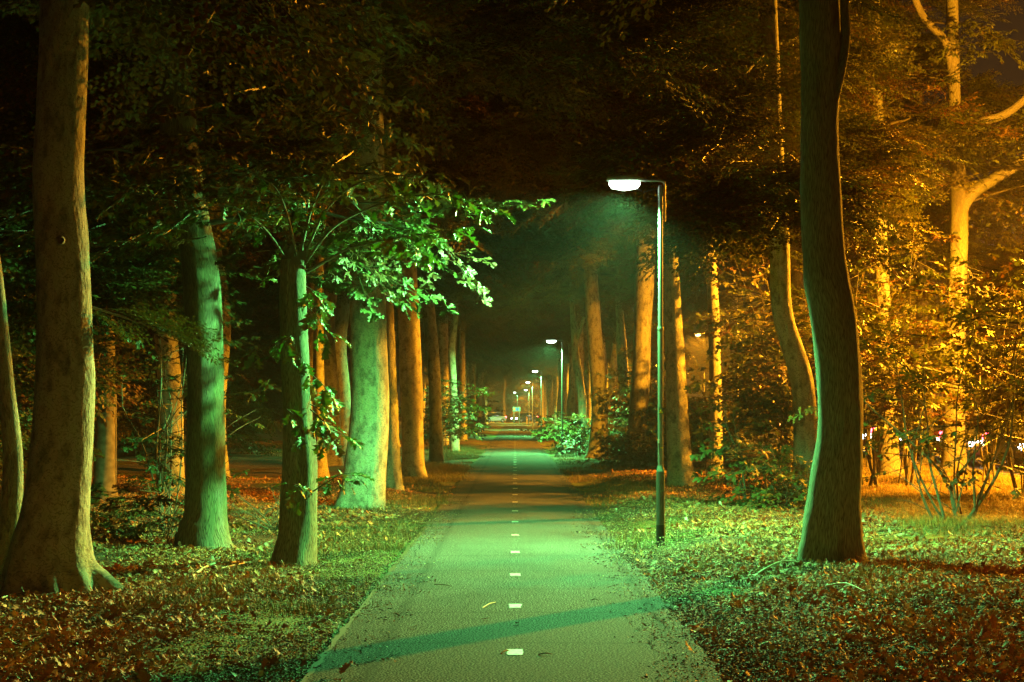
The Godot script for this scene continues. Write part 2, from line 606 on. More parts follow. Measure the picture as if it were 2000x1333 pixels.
func bough(o: Node3D, pts: Array, d: float, bark: Material, called := "branch") -> void:    # [x, y, radius in metres, distance offset]
	var l := []
	for p in pts: l.append([at(p[0], p[1], d + (p[3] if p.size() > 3 else 0.0)) - o.position, p[2]])
	var b := Buf.new()
	tube(b, smooth_path(l, 0.12), 12, Vector2(0.5, 1.0), 0.05, rng.randf())
	put(called, b.mesh(), bark, o)

func shrub(called: String, label: String, where: Vector3, tall: float, wide: float, stems: int, count: int, kind: String, size: float, bright := 1.0, group := "", lean := Vector3.ZERO, bare := 0.3) -> Node3D:
	var o := thing(called, where, 0.0, label, "shrub", group)
	var sets := {}
	for k in stems:
		var az := TAU * (k + rr(-0.35, 0.35)) / stems
		var out := Vector3(cos(az), 0, sin(az)) * wide * rr(0.15, 1.1) + lean * rr(0.4, 1.2)
		var hh := tall * rr(0.5, 1.0)
		var foot := Vector3(rr(-1, 1), 0, rr(-1, 1)) * 0.16 * wide
		var side := Vector3(rr(-1, 1), 0, rr(-1, 1)) * 0.16 * wide
		var pts := []
		for q in 6:
			var t := q / 5.0
			pts.append([foot + out * (0.1 * minf(1.0, t * 3.0) + 0.9 * pow(t, 1.4)) + side * sin(t * 5.0) + Vector3(rr(-0.03, 0.03) * tall * t, -0.1 + hh * t, rr(-0.03, 0.03) * tall * t), lerpf((0.005 + 0.0045 * tall) * (0.6 + 0.8 * float((k * 7) % 5) / 4.0), 0.004, t)])
		var b := Buf.new()
		tube(b, smooth_path(pts, tall / 14.0), 6, Vector2(0.3, 0.8))
		put("stem", b.mesh(), M.stem, o)
		if where.z > -50.0:
			for q in 2:
				var from: Vector3 = pts[1 + (k + q) % 3][0]
				var a := rng.randf() * TAU
				var way := Vector3(cos(a), rr(0.2, 0.9), sin(a)) * tall * rr(0.12, 0.3)
				b = Buf.new()
				tube(b, smooth_path([[from, 0.007], [from + way * 0.5 + Vector3(rr(-0.05, 0.05), 0.05, 0), 0.005], [from + way, 0.002]], 0.1), 5, Vector2(0.3, 0.8))
				put("twig", b.mesh(), M.stem, o)
		for q in int(count / float(stems)):
			var t := rr(bare, 1.0)
			var ti := minf(t, 0.999) * 5.0
			var p := (pts[int(ti)][0] as Vector3).lerp(pts[int(ti) + 1][0], ti - int(ti))
			var a := rng.randf() * TAU
			var dir := Vector3(cos(a), rr(-0.35, 0.4), sin(a)).normalized()
			p += dir * rr(0.0, 0.3) * wide
			var mesh_at := rng.randi() % (sprays[kind] as Array).size()
			var key := "%s%d" % [kind, mesh_at]
			if not sets.has(key): sets[key] = [sprays[kind][mesh_at], [], []]
			sets[key][1].append(Transform3D(facing(dir, Vector3(rr(-0.3, 0.3), 1, rr(-0.3, 0.3))).scaled(Vector3.ONE * size * rr(0.7, 1.2)), p))
			sets[key][2].append(dim(tint_green(), bright))
	for key in sets:
		scatter("foliage", sets[key][0], M.leaf, sets[key][1], sets[key][2], o)
	return o

# ------------------------------------------------------------------ ground
func bump_at(x: float, d: float) -> float:
	var e := smoothstep(1.3, 2.6, absf(x)) * (1.0 - smoothstep(10.5, 12.0, x))
	return e * (lay.get_noise_2d(x * 6.0, d * 6.0) * 0.07 + lay.get_noise_2d(x * 1.3, d * 1.3) * 0.16 + 0.03) - 0.03 * (1.0 - e) + 0.1 * smoothstep(1.5, 2.6, x) * (1.0 - smoothstep(40.0, 60.0, d)) * (1.0 - smoothstep(10.0, 12.0, x)) + 0.09 * exp(-0.5 * (pow((x - 2.2) / 0.5, 2.0) + pow((d - 22.2) / 1.8, 2.0)))

func moss_at(x: float, d: float) -> float:
	var near := 1.0 - smoothstep(1.5, 3.6, absf(x))
	return smoothstep(0.05, 0.4, lay.get_noise_2d(x * 5.0 + 300.0, d * 2.2) + 0.42 * near - 0.14)

func make_ground() -> void:
	var xs := [-1500.0, -300.0, -90.0, -60.0, -42.0, -32.0, -25.0, -20.0]
	var x := -16.0
	while x < 14.0:
		xs.append(x)
		x += 0.14 if absf(x) < 7.0 else 0.4
	xs.append_array([14.0, 17.0, 20.0, 25.0, 32.0, 42.0, 60.0, 90.0, 300.0, 1500.0])
	var ds := [-1500.0, -300.0, -60.0, -20.0, 0.0, 6.0]
	var d := 10.0
	while d < 330.0:
		ds.append(d)
		d += 0.16 if d < 30.0 else (0.5 if d < 60.0 else 3.0)
	ds.append_array([360.0, 450.0, 700.0, 1500.0])
	var b := Buf.new()
	var w := xs.size()
	for r in ds.size():
		for k in w:
			var px: float = xs[k]
			var pd: float = ds[r]
			b.v.append(Vector3(px, bump_at(px, pd), -pd))
			var g := 0.12
			b.n.append(Vector3(bump_at(px - g, pd) - bump_at(px + g, pd), 2 * g, bump_at(px, pd + g) - bump_at(px, pd - g)).normalized())
			b.t.append(Vector2(px, pd) / 1.7)
			var soil := Color(0.085, 0.058, 0.034).lerp(Color(0.13, 0.085, 0.045), clampf(0.5 + lay.get_noise_2d(px * 9.0, pd * 9.0 + 90.0), 0, 1))
			b.c.append(soil.lerp(Color(0.11, 0.165, 0.036), moss_at(px, pd)))
	for r in ds.size() - 1:
		for k in w - 1:
			var p := r * w + k
			b.i.append_array(PackedInt32Array([p, p + w, p + 1, p + 1, p + w, p + w + 1]))
	tag(put("ground", b.mesh(), M.ground, self), "woodland floor of leaf litter, moss and soil on both sides of the path", "", "", "structure")

func strip(x0: float, x1: float, d0: float, d1: float, y: float, step: float, ragged: float, uv: float, crown_h := 0.0) -> ArrayMesh:
	var b := Buf.new()
	var d := d0
	var cols := 6 if crown_h < 0.011 else 24
	var rows := 0
	while true:
		for k in cols + 1:
			var u := float(k) / cols
			var px := lerpf(x0, x1, u)
			if k == 0: px += ragged * lay.get_noise_2d(d * 60.0, 7.0) * 2.0
			if k == cols: px += ragged * lay.get_noise_2d(d * 60.0, 77.0) * 2.0
			b.v.append(Vector3(px, y + crown_h * (1.0 - pow(2.0 * u - 1.0, 2.0)), -d))
			b.n.append(Vector3.UP)
			b.t.append(Vector2(px, d) / uv)
			b.c.append(grey(1.0 + 0.22 * lay.get_noise_2d(px * 7.0, d * 4.0) + 0.18 * lay.get_noise_2d(px * 40.0, d * 30.0)))
		rows += 1
		if d >= d1: break
		d = minf(d1, d + step)
	for r in rows - 1:
		for k in cols:
			var p := r * (cols + 1) + k
			b.i.append_array(PackedInt32Array([p, p + cols + 1, p + 1, p + 1, p + cols + 1, p + cols + 2]))
	return b.mesh()

func litter_patch(count: int, size: float, lobed: float) -> ArrayMesh:
	var b := Buf.new()
	b.smooth = false
	for k in count:
		var p := Vector3(rr(-size, size), rr(0.0, 0.022), rr(-size, size))
		var a := rng.randf() * TAU
		var bs := facing(Vector3(cos(a), rr(-0.25, 0.55), sin(a)), Vector3(rr(-0.6, 0.6), 1, rr(-0.6, 0.6)))
		var u := rng.randf()
		var col := dim(Color(0.9, 0.46, 0.2), rr(0.35, 1.2))
		if u > 0.45: col = dim(Color(1.5, 0.85, 0.4), rr(0.4, 1.2))
		if u > 0.88: col = dim(Color(2.3, 1.8, 1.1), rr(0.5, 1.2))
		if rng.randf() < lobed:
			leaf(b, Transform3D(bs, p), OAK_T, OAK_W, rr(0.06, 0.1), rr(0.045, 0.075), rr(-0.2, 0.6), rr(-0.5, 0.6), col)
		else:
			leaf(b, Transform3D(bs, p), BEECH_T, BEECH_W, rr(0.025, 0.055), rr(0.016, 0.035), rr(-0.2, 0.8), rr(-0.5, 0.6), col)
	for k in int(count / 12.0):
		var p := Vector3(rr(-size, size), rr(0.004, 0.02), rr(-size, size))
		var a := rng.randf() * TAU
		var q := p + Vector3(cos(a), rr(-0.05, 0.12), sin(a)) * rr(0.06, 0.22)
		stick(b, p, q, 0.003, 0.0015, Color(1.2, 0.9, 0.6))
	return b.mesh()

func bits_patch(count: int, size: float) -> ArrayMesh:
	var b := Buf.new()
	b.smooth = false
	for k in count:
		var p := Vector3(rr(-size, size), rr(0.0, 0.008), rr(-size, size))
		var a := rng.randf() * TAU
		var bs := facing(Vector3(cos(a), rr(-0.3, 0.5), sin(a)), Vector3(rr(-0.7, 0.7), 1, rr(-0.7, 0.7)))
		var u := rng.randf()
		var col := dim(Color(0.22, 0.12, 0.06), rr(0.3, 1.2))
		if u > 0.5: col = dim(Color(0.06, 0.04, 0.03), rr(0.4, 1.2))
		if u > 0.85: col = dim(Color(0.5, 0.4, 0.26), rr(0.6, 1.2))
		leaf(b, Transform3D(bs, p), BEECH_T, BEECH_W, rr(0.012, 0.03), rr(0.008, 0.018), rr(0.0, 0.8), rr(-0.4, 0.6), col)
	return b.mesh()

func grass_patch(count: int, size: float, tall: float) -> ArrayMesh:
	var b := Buf.new()
	b.smooth = false
	for k in count:
		var p := Vector3(rr(-size, size), -0.01, rr(-size, size))
		var a := rng.randf() * TAU
		var lean := Vector3(cos(a), 0, sin(a))
		var across := Vector3(-sin(a), 0, cos(a)) * rr(0.0016, 0.0035)
		var h := tall * rr(0.35, 1.0)
		var m := p + lean * h * 0.18 + Vector3(0, h * 0.62, 0)
		var e := p + lean * h * rr(0.4, 0.95) + Vector3(0, h * rr(0.6, 1.0), 0)
		var kk := rr(0.6, 1.4)
		var col := Color(kk, kk, kk)
		if rng.randf() < 0.3: col = Color(kk * 2.0, kk * 1.5, kk * 1.2)
		b.tri(p - across, p + across, m, col)
		b.tri(p + across, m + across * 0.8, m - across * 0.5, col)
		b.tri(m - across * 0.8, m + across * 0.8, e, col)
	return b.mesh()

func cover(called: String, label: String, meshes: Array, m: Material, spots: Array, tones: Array, lo: float, hi: float) -> void:
	var o := thing(called, Vector3.ZERO, 0.0, label, "leaf litter" if called == "leaf_litter" else "grass")
	o.set_meta("kind", "stuff")
	var sets := []
	for k in meshes.size(): sets.append([[], []])
	for s in spots:
		var k := rng.randi() % meshes.size()
		var p: Vector2 = s
		var t := Transform3D(Basis(Vector3.UP, rng.randf() * TAU).scaled(Vector3.ONE * rr(lo, hi)), Vector3(p.x, maxf(bump_at(p.x, p.y), 0.001 if absf(p.x) < 1.3 else -1.0) + 0.004, -p.y))
		sets[k][0].append(t)
		sets[k][1].append(dim(tones[rng.randi() % tones.size()], rr(0.6, 1.4)))
	for k in meshes.size():
		if sets[k][0].size(): scatter("leaves" if called == "leaf_litter" else "blades", meshes[k], m, sets[k][0], sets[k][1], o)

# ------------------------------------------------------------------ lamps
func path_lamp(x: float, d: float, top: float, label: String, energy: float) -> Node3D:
	var o := thing("path_lamp", Vector3(x, 0, -d), 0.0, label, "street lamp", "green lamps along the cycle path")
	put("foot", lathe([[0.051, -0.3], [0.051, 0.14], [0.0495, 0.145]], 24), M.black, o)
	put("sleeve", lathe([[0.05, 0.145], [0.05, 0.76], [0.048, 0.78], [0.034, 0.83], [0.033, 0.84]], 24), M.sleeve, o)
	put("pole", lathe([[0.032, 0.82], [0.032, 2.42], [0.0345, 2.425], [0.0345, 2.45], [0.028, 2.47], [0.027, top - 0.16], [0.033, top - 0.155], [0.033, top - 0.06], [0.022, top - 0.035], [0.006, top - 0.02]], 24), M.pole, o)
	var b := Buf.new()
	tube(b, [[Vector3(0.05, top - 0.45, 0), 0.012], [Vector3(0.05, top - 0.06, 0), 0.012], [Vector3(0.045, top + 0.005, 0), 0.014], [Vector3(0.0, top + 0.03, 0), 0.016], [Vector3(-0.25, top + 0.035, 0), 0.016]], 10)
	put("bracket", b.mesh(), M.pole, o)
	var head := put("lamp_head", loft_box([[-0.21, 0, 0.0, 0.05, 0.015], [-0.19, 0, 0.004, 0.08, 0.028], [0.0, 0, 0.012, 0.09, 0.04], [0.17, 0, 0.004, 0.07, 0.028], [0.22, 0, 0, 0.03, 0.015]]), M.housing, o, Vector3(-0.42, top + 0.045, 0))
	head.rotation.y = PI / 2
	var bowl := put("lamp_bowl", loft_box([[-0.18, 0, 0.0, 0.03, 0.015], [-0.15, 0, -0.012, 0.065, 0.045], [0.0, 0, -0.02, 0.08, 0.062], [0.15, 0, -0.012, 0.065, 0.045], [0.18, 0, 0, 0.03, 0.015]]), M.green_glow, head, Vector3(0, -0.05, 0))
	b = Buf.new()
	tube(b, [[Vector3(-0.3, top - 0.06, 0.02), 0.004], [Vector3(-0.2, top - 0.11, 0.02), 0.004], [Vector3(-0.1, top - 0.08, 0.02), 0.004], [Vector3(-0.03, top - 0.06, 0.01), 0.004]], 6)
	put("cable", b.mesh(), M.black, o)
	var l := SpotLight3D.new()
	l.name = "lamp_light"
	l.light_color = Color(0.2, 1.0, 0.25).linear_to_srgb()
	l.light_energy = energy
	l.spot_angle = 80.0
	l.spot_angle_attenuation = 0.35
	l.spot_range = 120.0
	l.spot_attenuation = 2.0
	l.light_size = 0.07
	l.shadow_enabled = true
	o.add_child(l, true)
	l.position = Vector3(-0.42, top - 0.13, 0)
	l.basis = Basis.looking_at(Vector3(-sin(0.26), -cos(0.26), 0), Vector3.BACK)      # thrown toward the path, little light behind the post
	if d < 80.0:                                       # the lens throws more along the path than straight down
		for s in [-1.0, 1.0]:
			var w: SpotLight3D = l.duplicate()
			w.light_energy = energy * 0.5
			w.spot_angle = 27.0
			w.spot_angle_attenuation = 0.9
			o.add_child(w, true)
			w.basis = Basis.looking_at(Vector3(-0.12, -cos(1.07), sin(1.07) * s), Vector3.UP)
	return o

func road_lamp(x: float, d: float, label: String, energy: float, side := 1.0) -> Node3D:
	var o := thing("road_lamp", Vector3(x + 1.6 * side, 0, -d), 0.0, label, "street lamp", "orange sodium lamps along the road")
	put("pole", lathe([[0.09, -0.3], [0.09, 1.3], [0.07, 1.4], [0.055, 8.15]], 14), M.housing, o)
	var b := Buf.new()
	tube(b, [[Vector3(0, 8.0, 0), 0.035], [Vector3(-0.15 * side, 8.3, 0), 0.032], [Vector3(-0.5 * side, 8.4, 0), 0.03], [Vector3(-1.3 * side, 8.42, 0), 0.028]], 8)
	put("arm", b.mesh(), M.housing, o)
	var head := put("lamp_head", loft_box([[-0.4, 0, 0.0, 0.08, 0.03], [-0.36, 0, 0.02, 0.14, 0.06], [0.1, 0, 0.03, 0.15, 0.08], [0.35, 0, 0.01, 0.07, 0.05]]), M.housing, o, Vector3(-1.6 * side, 8.4, 0))
	head.rotation.y = PI / 2
	put("lamp_bulb", loft_box([[-0.23, 0, 0.0, 0.05, 0.02], [-0.2, 0, -0.03, 0.1, 0.07], [0.0, 0, -0.05, 0.12, 0.1], [0.2, 0, -0.03, 0.1, 0.07], [0.23, 0, 0, 0.05, 0.02]]), M.sodium_glow, head, Vector3(0, -0.13, 0))
	var l := OmniLight3D.new()
	l.name = "lamp_light"
	l.light_color = Color(1.0, 0.36, 0.012).linear_to_srgb()
	l.light_energy = energy
	l.omni_range = 200.0
	l.omni_attenuation = 2.0
	l.light_size = 0.09
	l.shadow_enabled = true
	o.add_child(l, true)
	l.position = Vector3(-1.6 * side, 8.22, 0)
	var t := SpotLight3D.new()
	t.name = "lamp_light"
	t.light_color = l.light_color
	t.light_energy = energy
	l.light_energy = energy * 0.45 if d > 0.0 and d < 100.0 else energy * 0.15
	t.spot_angle = 88.0
	t.spot_angle_attenuation = 0.25
	t.spot_range = 200.0
	t.spot_attenuation = 2.0
	t.light_size = 0.24
	t.shadow_enabled = true
	o.add_child(t, true)
	t.position = Vector3(-1.6 * side, 8.08, 0)
	t.rotation.x = -PI / 2
	return o

# ------------------------------------------------------------------ cars
func make_car() -> Node3D:
	var o := thing("parked_car", Vector3.ZERO, 0.0, "", "")
	o.set_meta("kindname", "car")
	# z forward to the nose; body sections as rounded boxes
	put("body", loft_box([[-2.1, 0, 0.62, 0.68, 0.24], [-2.04, 0, 0.62, 0.8, 0.36], [-1.5, 0, 0.62, 0.87, 0.4], [0.0, 0, 0.6, 0.89, 0.4], [1.2, 0, 0.56, 0.88, 0.36], [1.85, 0, 0.52, 0.82, 0.29], [2.08, 0, 0.48, 0.7, 0.2]], 24, 5.0), M.car0, o)
	put("cabin", loft_box([[-1.75, 0, 0.98, 0.68, 0.08], [-1.3, 0, 1.16, 0.66, 0.3], [-0.5, 0, 1.2, 0.66, 0.34], [0.2, 0, 1.16, 0.66, 0.32], [0.95, 0, 0.96, 0.7, 0.1]], 24, 4.5), M.glass, o)
	put("roof", loft_box([[-1.32, 0, 1.455, 0.5, 0.015], [-1.0, 0, 1.5, 0.58, 0.03], [-0.4, 0, 1.525, 0.6, 0.03], [0.15, 0, 1.475, 0.52, 0.02]], 20, 4.0), M.car0, o)
	for s in [-1.0, 1.0]:
		for e in [-1.28, 1.3]:
			var w := put("wheel", lathe([[0.2, -0.1], [0.29, -0.11], [0.315, -0.08], [0.32, 0.0], [0.315, 0.08], [0.29, 0.11], [0.2, 0.1]], 24), M.tyre, o, Vector3(0.8 * s, 0.32, e))
			w.rotation.z = PI / 2
			put("rim", lathe([[0.05, -0.105], [0.2, -0.11], [0.21, 0.0], [0.2, 0.11], [0.05, 0.105]], 16), M.rim, w)
		var hl := put("headlight", loft_box([[-0.1, 0, 0, 0.2, 0.08], [0.0, 0, 0, 0.23, 0.11], [0.06, -0.02 * s, -0.01, 0.18, 0.08], [0.08, -0.02 * s, -0.01, 0.1, 0.04]], 8, 3.0), M.headlight, o, Vector3(0.6 * s, 0.63, 1.98))
		hl.rotation.y = 0.25 * s
		put("tail_light", loft_box([[-0.05, 0, 0, 0.11, 0.11], [-0.03, 0, 0, 0.15, 0.14], [0.1, 0, 0, 0.16, 0.14]], 8, 4.0), M.tail_light, o, Vector3(0.66 * s, 0.84, -2.05))
		put("mirror", loft_box([[-0.06, 0, 0, 0.06, 0.04], [0.0, 0, 0, 0.1, 0.07], [0.08, 0, 0, 0.05, 0.04]], 12, 3.0), M.car0, o, Vector3(0.96 * s, 0.98, 0.65))
	put("fog_lamp", loft_box([[0.0, -0.6, 0.36, 0.12, 0.05], [0.06, -0.6, 0.36, 0.1, 0.04]], 6, 3.0), M.headlight, o, Vector3(0, 0, 2.0))
	put("fog_lamp", loft_box([[0.0, 0.6, 0.36, 0.12, 0.05], [0.06, 0.6, 0.36, 0.1, 0.04]], 6, 3.0), M.headlight, o, Vector3(0, 0, 2.0))
	put("grille", box(Vector3(-0.4, 0.42, 2.02), Vector3(0.4, 0.56, 2.1), 0.02), M.black, o)
	put("licence_plate", box(Vector3(-0.26, 0.3, 2.05), Vector3(0.26, 0.41, 2.105), 0.005), M.plate, o)
	put("licence_plate", box(Vector3(-0.26, 0.6, -2.135), Vector3(0.26, 0.71, -2.08), 0.005), M.plate, o)
	return o

func paint(car: Node3D, k: int) -> void:
	for c in car.get_children():
		var nm := String(c.name)
		if nm.begins_with("body") or nm.begins_with("roof") or nm.begins_with("mirror"):
			(c as MeshInstance3D).material_override = M["car%d" % k]

# ------------------------------------------------------------------ the snag with its sprouting oak leaves
var leaf_count := 0

func leafy(o: Node3D, meshes: Array, pts: Array, count: int, from: float, r0 := 0.012, size := 1.0) -> void:   # pts [x, y, distance]
	var l := []
	for k in pts.size():
		l.append([at(pts[k][0], pts[k][1], pts[k][2]) - o.position + Vector3(rr(-1, 1), rr(-1, 1), rr(-1, 1)) * (0.03 if k > 0 and k < pts.size() - 1 else 0.0), lerpf(r0, 0.003, float(k) / (pts.size() - 1))])
	var path := smooth_path(l, 0.05)
	var b := Buf.new()
	tube(b, path, 7, Vector2(0.3, 0.8), 0.04, rng.randf())
	put("branch", b.mesh(), M.stem, o)
	for k in count:
		var t := from + (1.0 - from) * pow((k + rr(0.2, 0.8)) / count, 0.8)
		var q := mini(int(t * (path.size() - 1)), path.size() - 2)
		var p: Vector3 = path[q][0]
		var dir: Vector3 = (path[q + 1][0] - p).normalized()
		var a := rng.randf() * TAU
		var out := Vector3(cos(a), rr(-1.0, 0.15), sin(a))
		var ld := (dir * rr(0.1, 0.9) + out * 0.8).normalized()
		var bs := facing(ld, Vector3(rr(-0.6, 0.6), 1.0, rr(-0.6, 0.6))).scaled(Vector3.ONE * size * rr(0.75, 1.25))
		var m: MeshInstance3D = put("leaf", meshes[rng.randi() % meshes.size()], M["oakleaf%d" % (rng.randi() % 6)], o, p + out * rr(0.01, 0.09))
		m.basis = bs
		leaf_count += 1

func snag() -> void:
	var rows := [[1080, 538, 620], [1040, 545, 619], [1000, 548, 618], [900, 552, 618], [800, 552, 608], [700, 548, 604], [600, 546, 600], [530, 547, 598], [508, 549, 597]]
	var o := tree("oak_snag", "broken-topped oak stump sprouting bright leafy shoots, beside the path", rows, 0.0, M.oak, {}, {"rough": 0.08, "tile": Vector2(0.7, 1.4), "d": 20.7})
	var d := 20.7
	# the broken top
	var b := Buf.new()
	b.smooth = false
	var top := at(573, 508, d) - o.position
	for k in 26:
		var a := TAU * k / 26.0
		var r := 0.14 * sqrt(rng.randf())
		var p := top + Vector3(cos(a) * r, -0.06, sin(a) * r)
		stick(b, p, p + Vector3(rr(-0.03, 0.03), rr(0.1, 0.28), rr(-0.03, 0.03)), 0.03, 0.004, Color.WHITE)
	var sp := put("splintered_top", b.mesh(), M.stem, o)
	sp.set_meta("kind", "stuff")
	var meshes := []
	for k in 4:
		b = Buf.new()
		b.smooth = false
		leaf(b, Transform3D(), OAKFINE_T, OAKFINE_W, rr(0.13, 0.165), rr(0.1, 0.13), rr(-0.05, 0.3), rr(0.1, 0.45), Color.WHITE)
		stick(b, Vector3(0, 0, -0.03), Vector3.ZERO, 0.0012, 0.0012, Color(1, 1, 0.6))
		meshes.append(b.mesh())
	var cols := [Color(0.09, 0.15, 0.035), Color(0.11, 0.17, 0.04), Color(0.14, 0.18, 0.04), Color(0.08, 0.13, 0.03), Color(0.15, 0.17, 0.04), Color(0.2, 0.11, 0.03)]
	for k in 6:
		var m := leaf_mat(Color(0.5, 0.6, 0.3), 0.42)
		m.albedo_color = (cols[k] as Color).linear_to_srgb()
		M["oakleaf%d" % k] = m
	# the long bough over the path and its neighbours
	leafy(o, meshes, [[598, 532, d], [645, 506, d], [695, 483, d - 0.1], [790, 459, d - 0.2], [860, 452, d - 0.2], [925, 440, d - 0.2]], 34, 0.5, 0.02)
	leafy(o, meshes, [[592, 520, d], [650, 440, d], [750, 395, d + 0.1], [850, 375, d + 0.1], [930, 395, d], [975, 412, d]], 44, 0.4, 0.018)
	leafy(o, meshes, [[590, 515, d], [630, 420, d - 0.2], [690, 360, d - 0.4], [780, 340, d - 0.5], [880, 340, d - 0.6]], 34, 0.3, 0.016)
	leafy(o, meshes, [[800, 458, d - 0.2], [815, 485, d - 0.25], [840, 505, d - 0.3]], 12, 0.4, 0.006)
	leafy(o, meshes, [[790, 459, d - 0.2], [775, 470, d - 0.3], [770, 482, d - 0.3]], 7, 0.4, 0.006)
	leafy(o, meshes, [[580, 508, d], [565, 430, d - 0.3], [535, 370, d - 0.5], [490, 330, d - 0.6], [455, 315, d - 0.6]], 18, 0.35, 0.016)
	leafy(o, meshes, [[585, 508, d], [605, 400, d + 0.2], [655, 300, d + 0.3], [690, 220, d + 0.3]], 14, 0.35, 0.016)
	leafy(o, meshes, [[560, 510, d], [520, 450, d - 0.3], [470, 415, d - 0.5], [415, 400, d - 0.6]], 14, 0.35, 0.014)
	leafy(o, meshes, [[598, 560, d - 0.1], [618, 572, d - 0.2], [634, 610, d - 0.25]], 12, 0.1, 0.007, 1.25)
	leafy(o, meshes, [[600, 600, d - 0.1], [622, 622, d - 0.2], [640, 665, d - 0.25]], 10, 0.2, 0.007, 1.25)
	leafy(o, meshes, [[603, 728, d - 0.1], [632, 748, d - 0.2], [650, 780, d - 0.25]], 13, 0.1, 0.008, 1.25)
	leafy(o, meshes, [[606, 800, d - 0.1], [640, 830, d - 0.2], [680, 856, d - 0.25]], 16, 0.15, 0.009, 1.25)
	leafy(o, meshes, [[606, 790, d - 0.1], [628, 810, d - 0.3], [640, 870, d - 0.35]], 12, 0.15, 0.008, 1.25)
	leafy(o, meshes, [[612, 960, d - 0.1], [640, 940, d - 0.2], [670, 922, d - 0.25], [695, 930, d - 0.25]], 16, 0.5, 0.009, 1.25)
	leafy(o, meshes, [[570, 655, d - 0.3], [555, 660, d - 0.4], [540, 672, d - 0.45]], 9, 0.0, 0.006, 0.9)
	leafy(o, meshes, [[575, 690, d - 0.3], [588, 700, d - 0.4], [592, 715, d - 0.45]], 5, 0.0, 0.006)
	leafy(o, meshes, [[560, 800, d - 0.3], [575, 815, d - 0.4], [592, 860, d - 0.45]], 9, 0.0, 0.006)
	leafy(o, meshes, [[570, 945, d - 0.3], [585, 952, d - 0.4], [600, 972, d - 0.45]], 7, 0.0, 0.006)
	leafy(o, meshes, [[550, 690, d], [515, 680, d - 0.1], [490, 700, d - 0.2]], 9, 0.2, 0.006, 1.25)
	leafy(o, meshes, [[550, 740, d], [515, 740, d - 0.1], [495, 775, d - 0.2]], 8, 0.2, 0.006)
	var sets := [[], []]
	for k in 80:
		var px := rr(370, 800)
		var p := at(px, rr(150, 490 if px < 500 else 400), d + rr(-0.6, 1.4)) - o.position
		var a := rng.randf() * TAU
		sets[0].append(Transform3D(facing(Vector3(cos(a), rr(-0.3, 0.3), sin(a)), Vector3.UP).scaled(Vector3.ONE * rr(0.8, 1.2)), p))
		sets[1].append(tint_green())
	scatter("foliage", sprays.oaktwig[0], M.leaf, sets[0], sets[1], o)

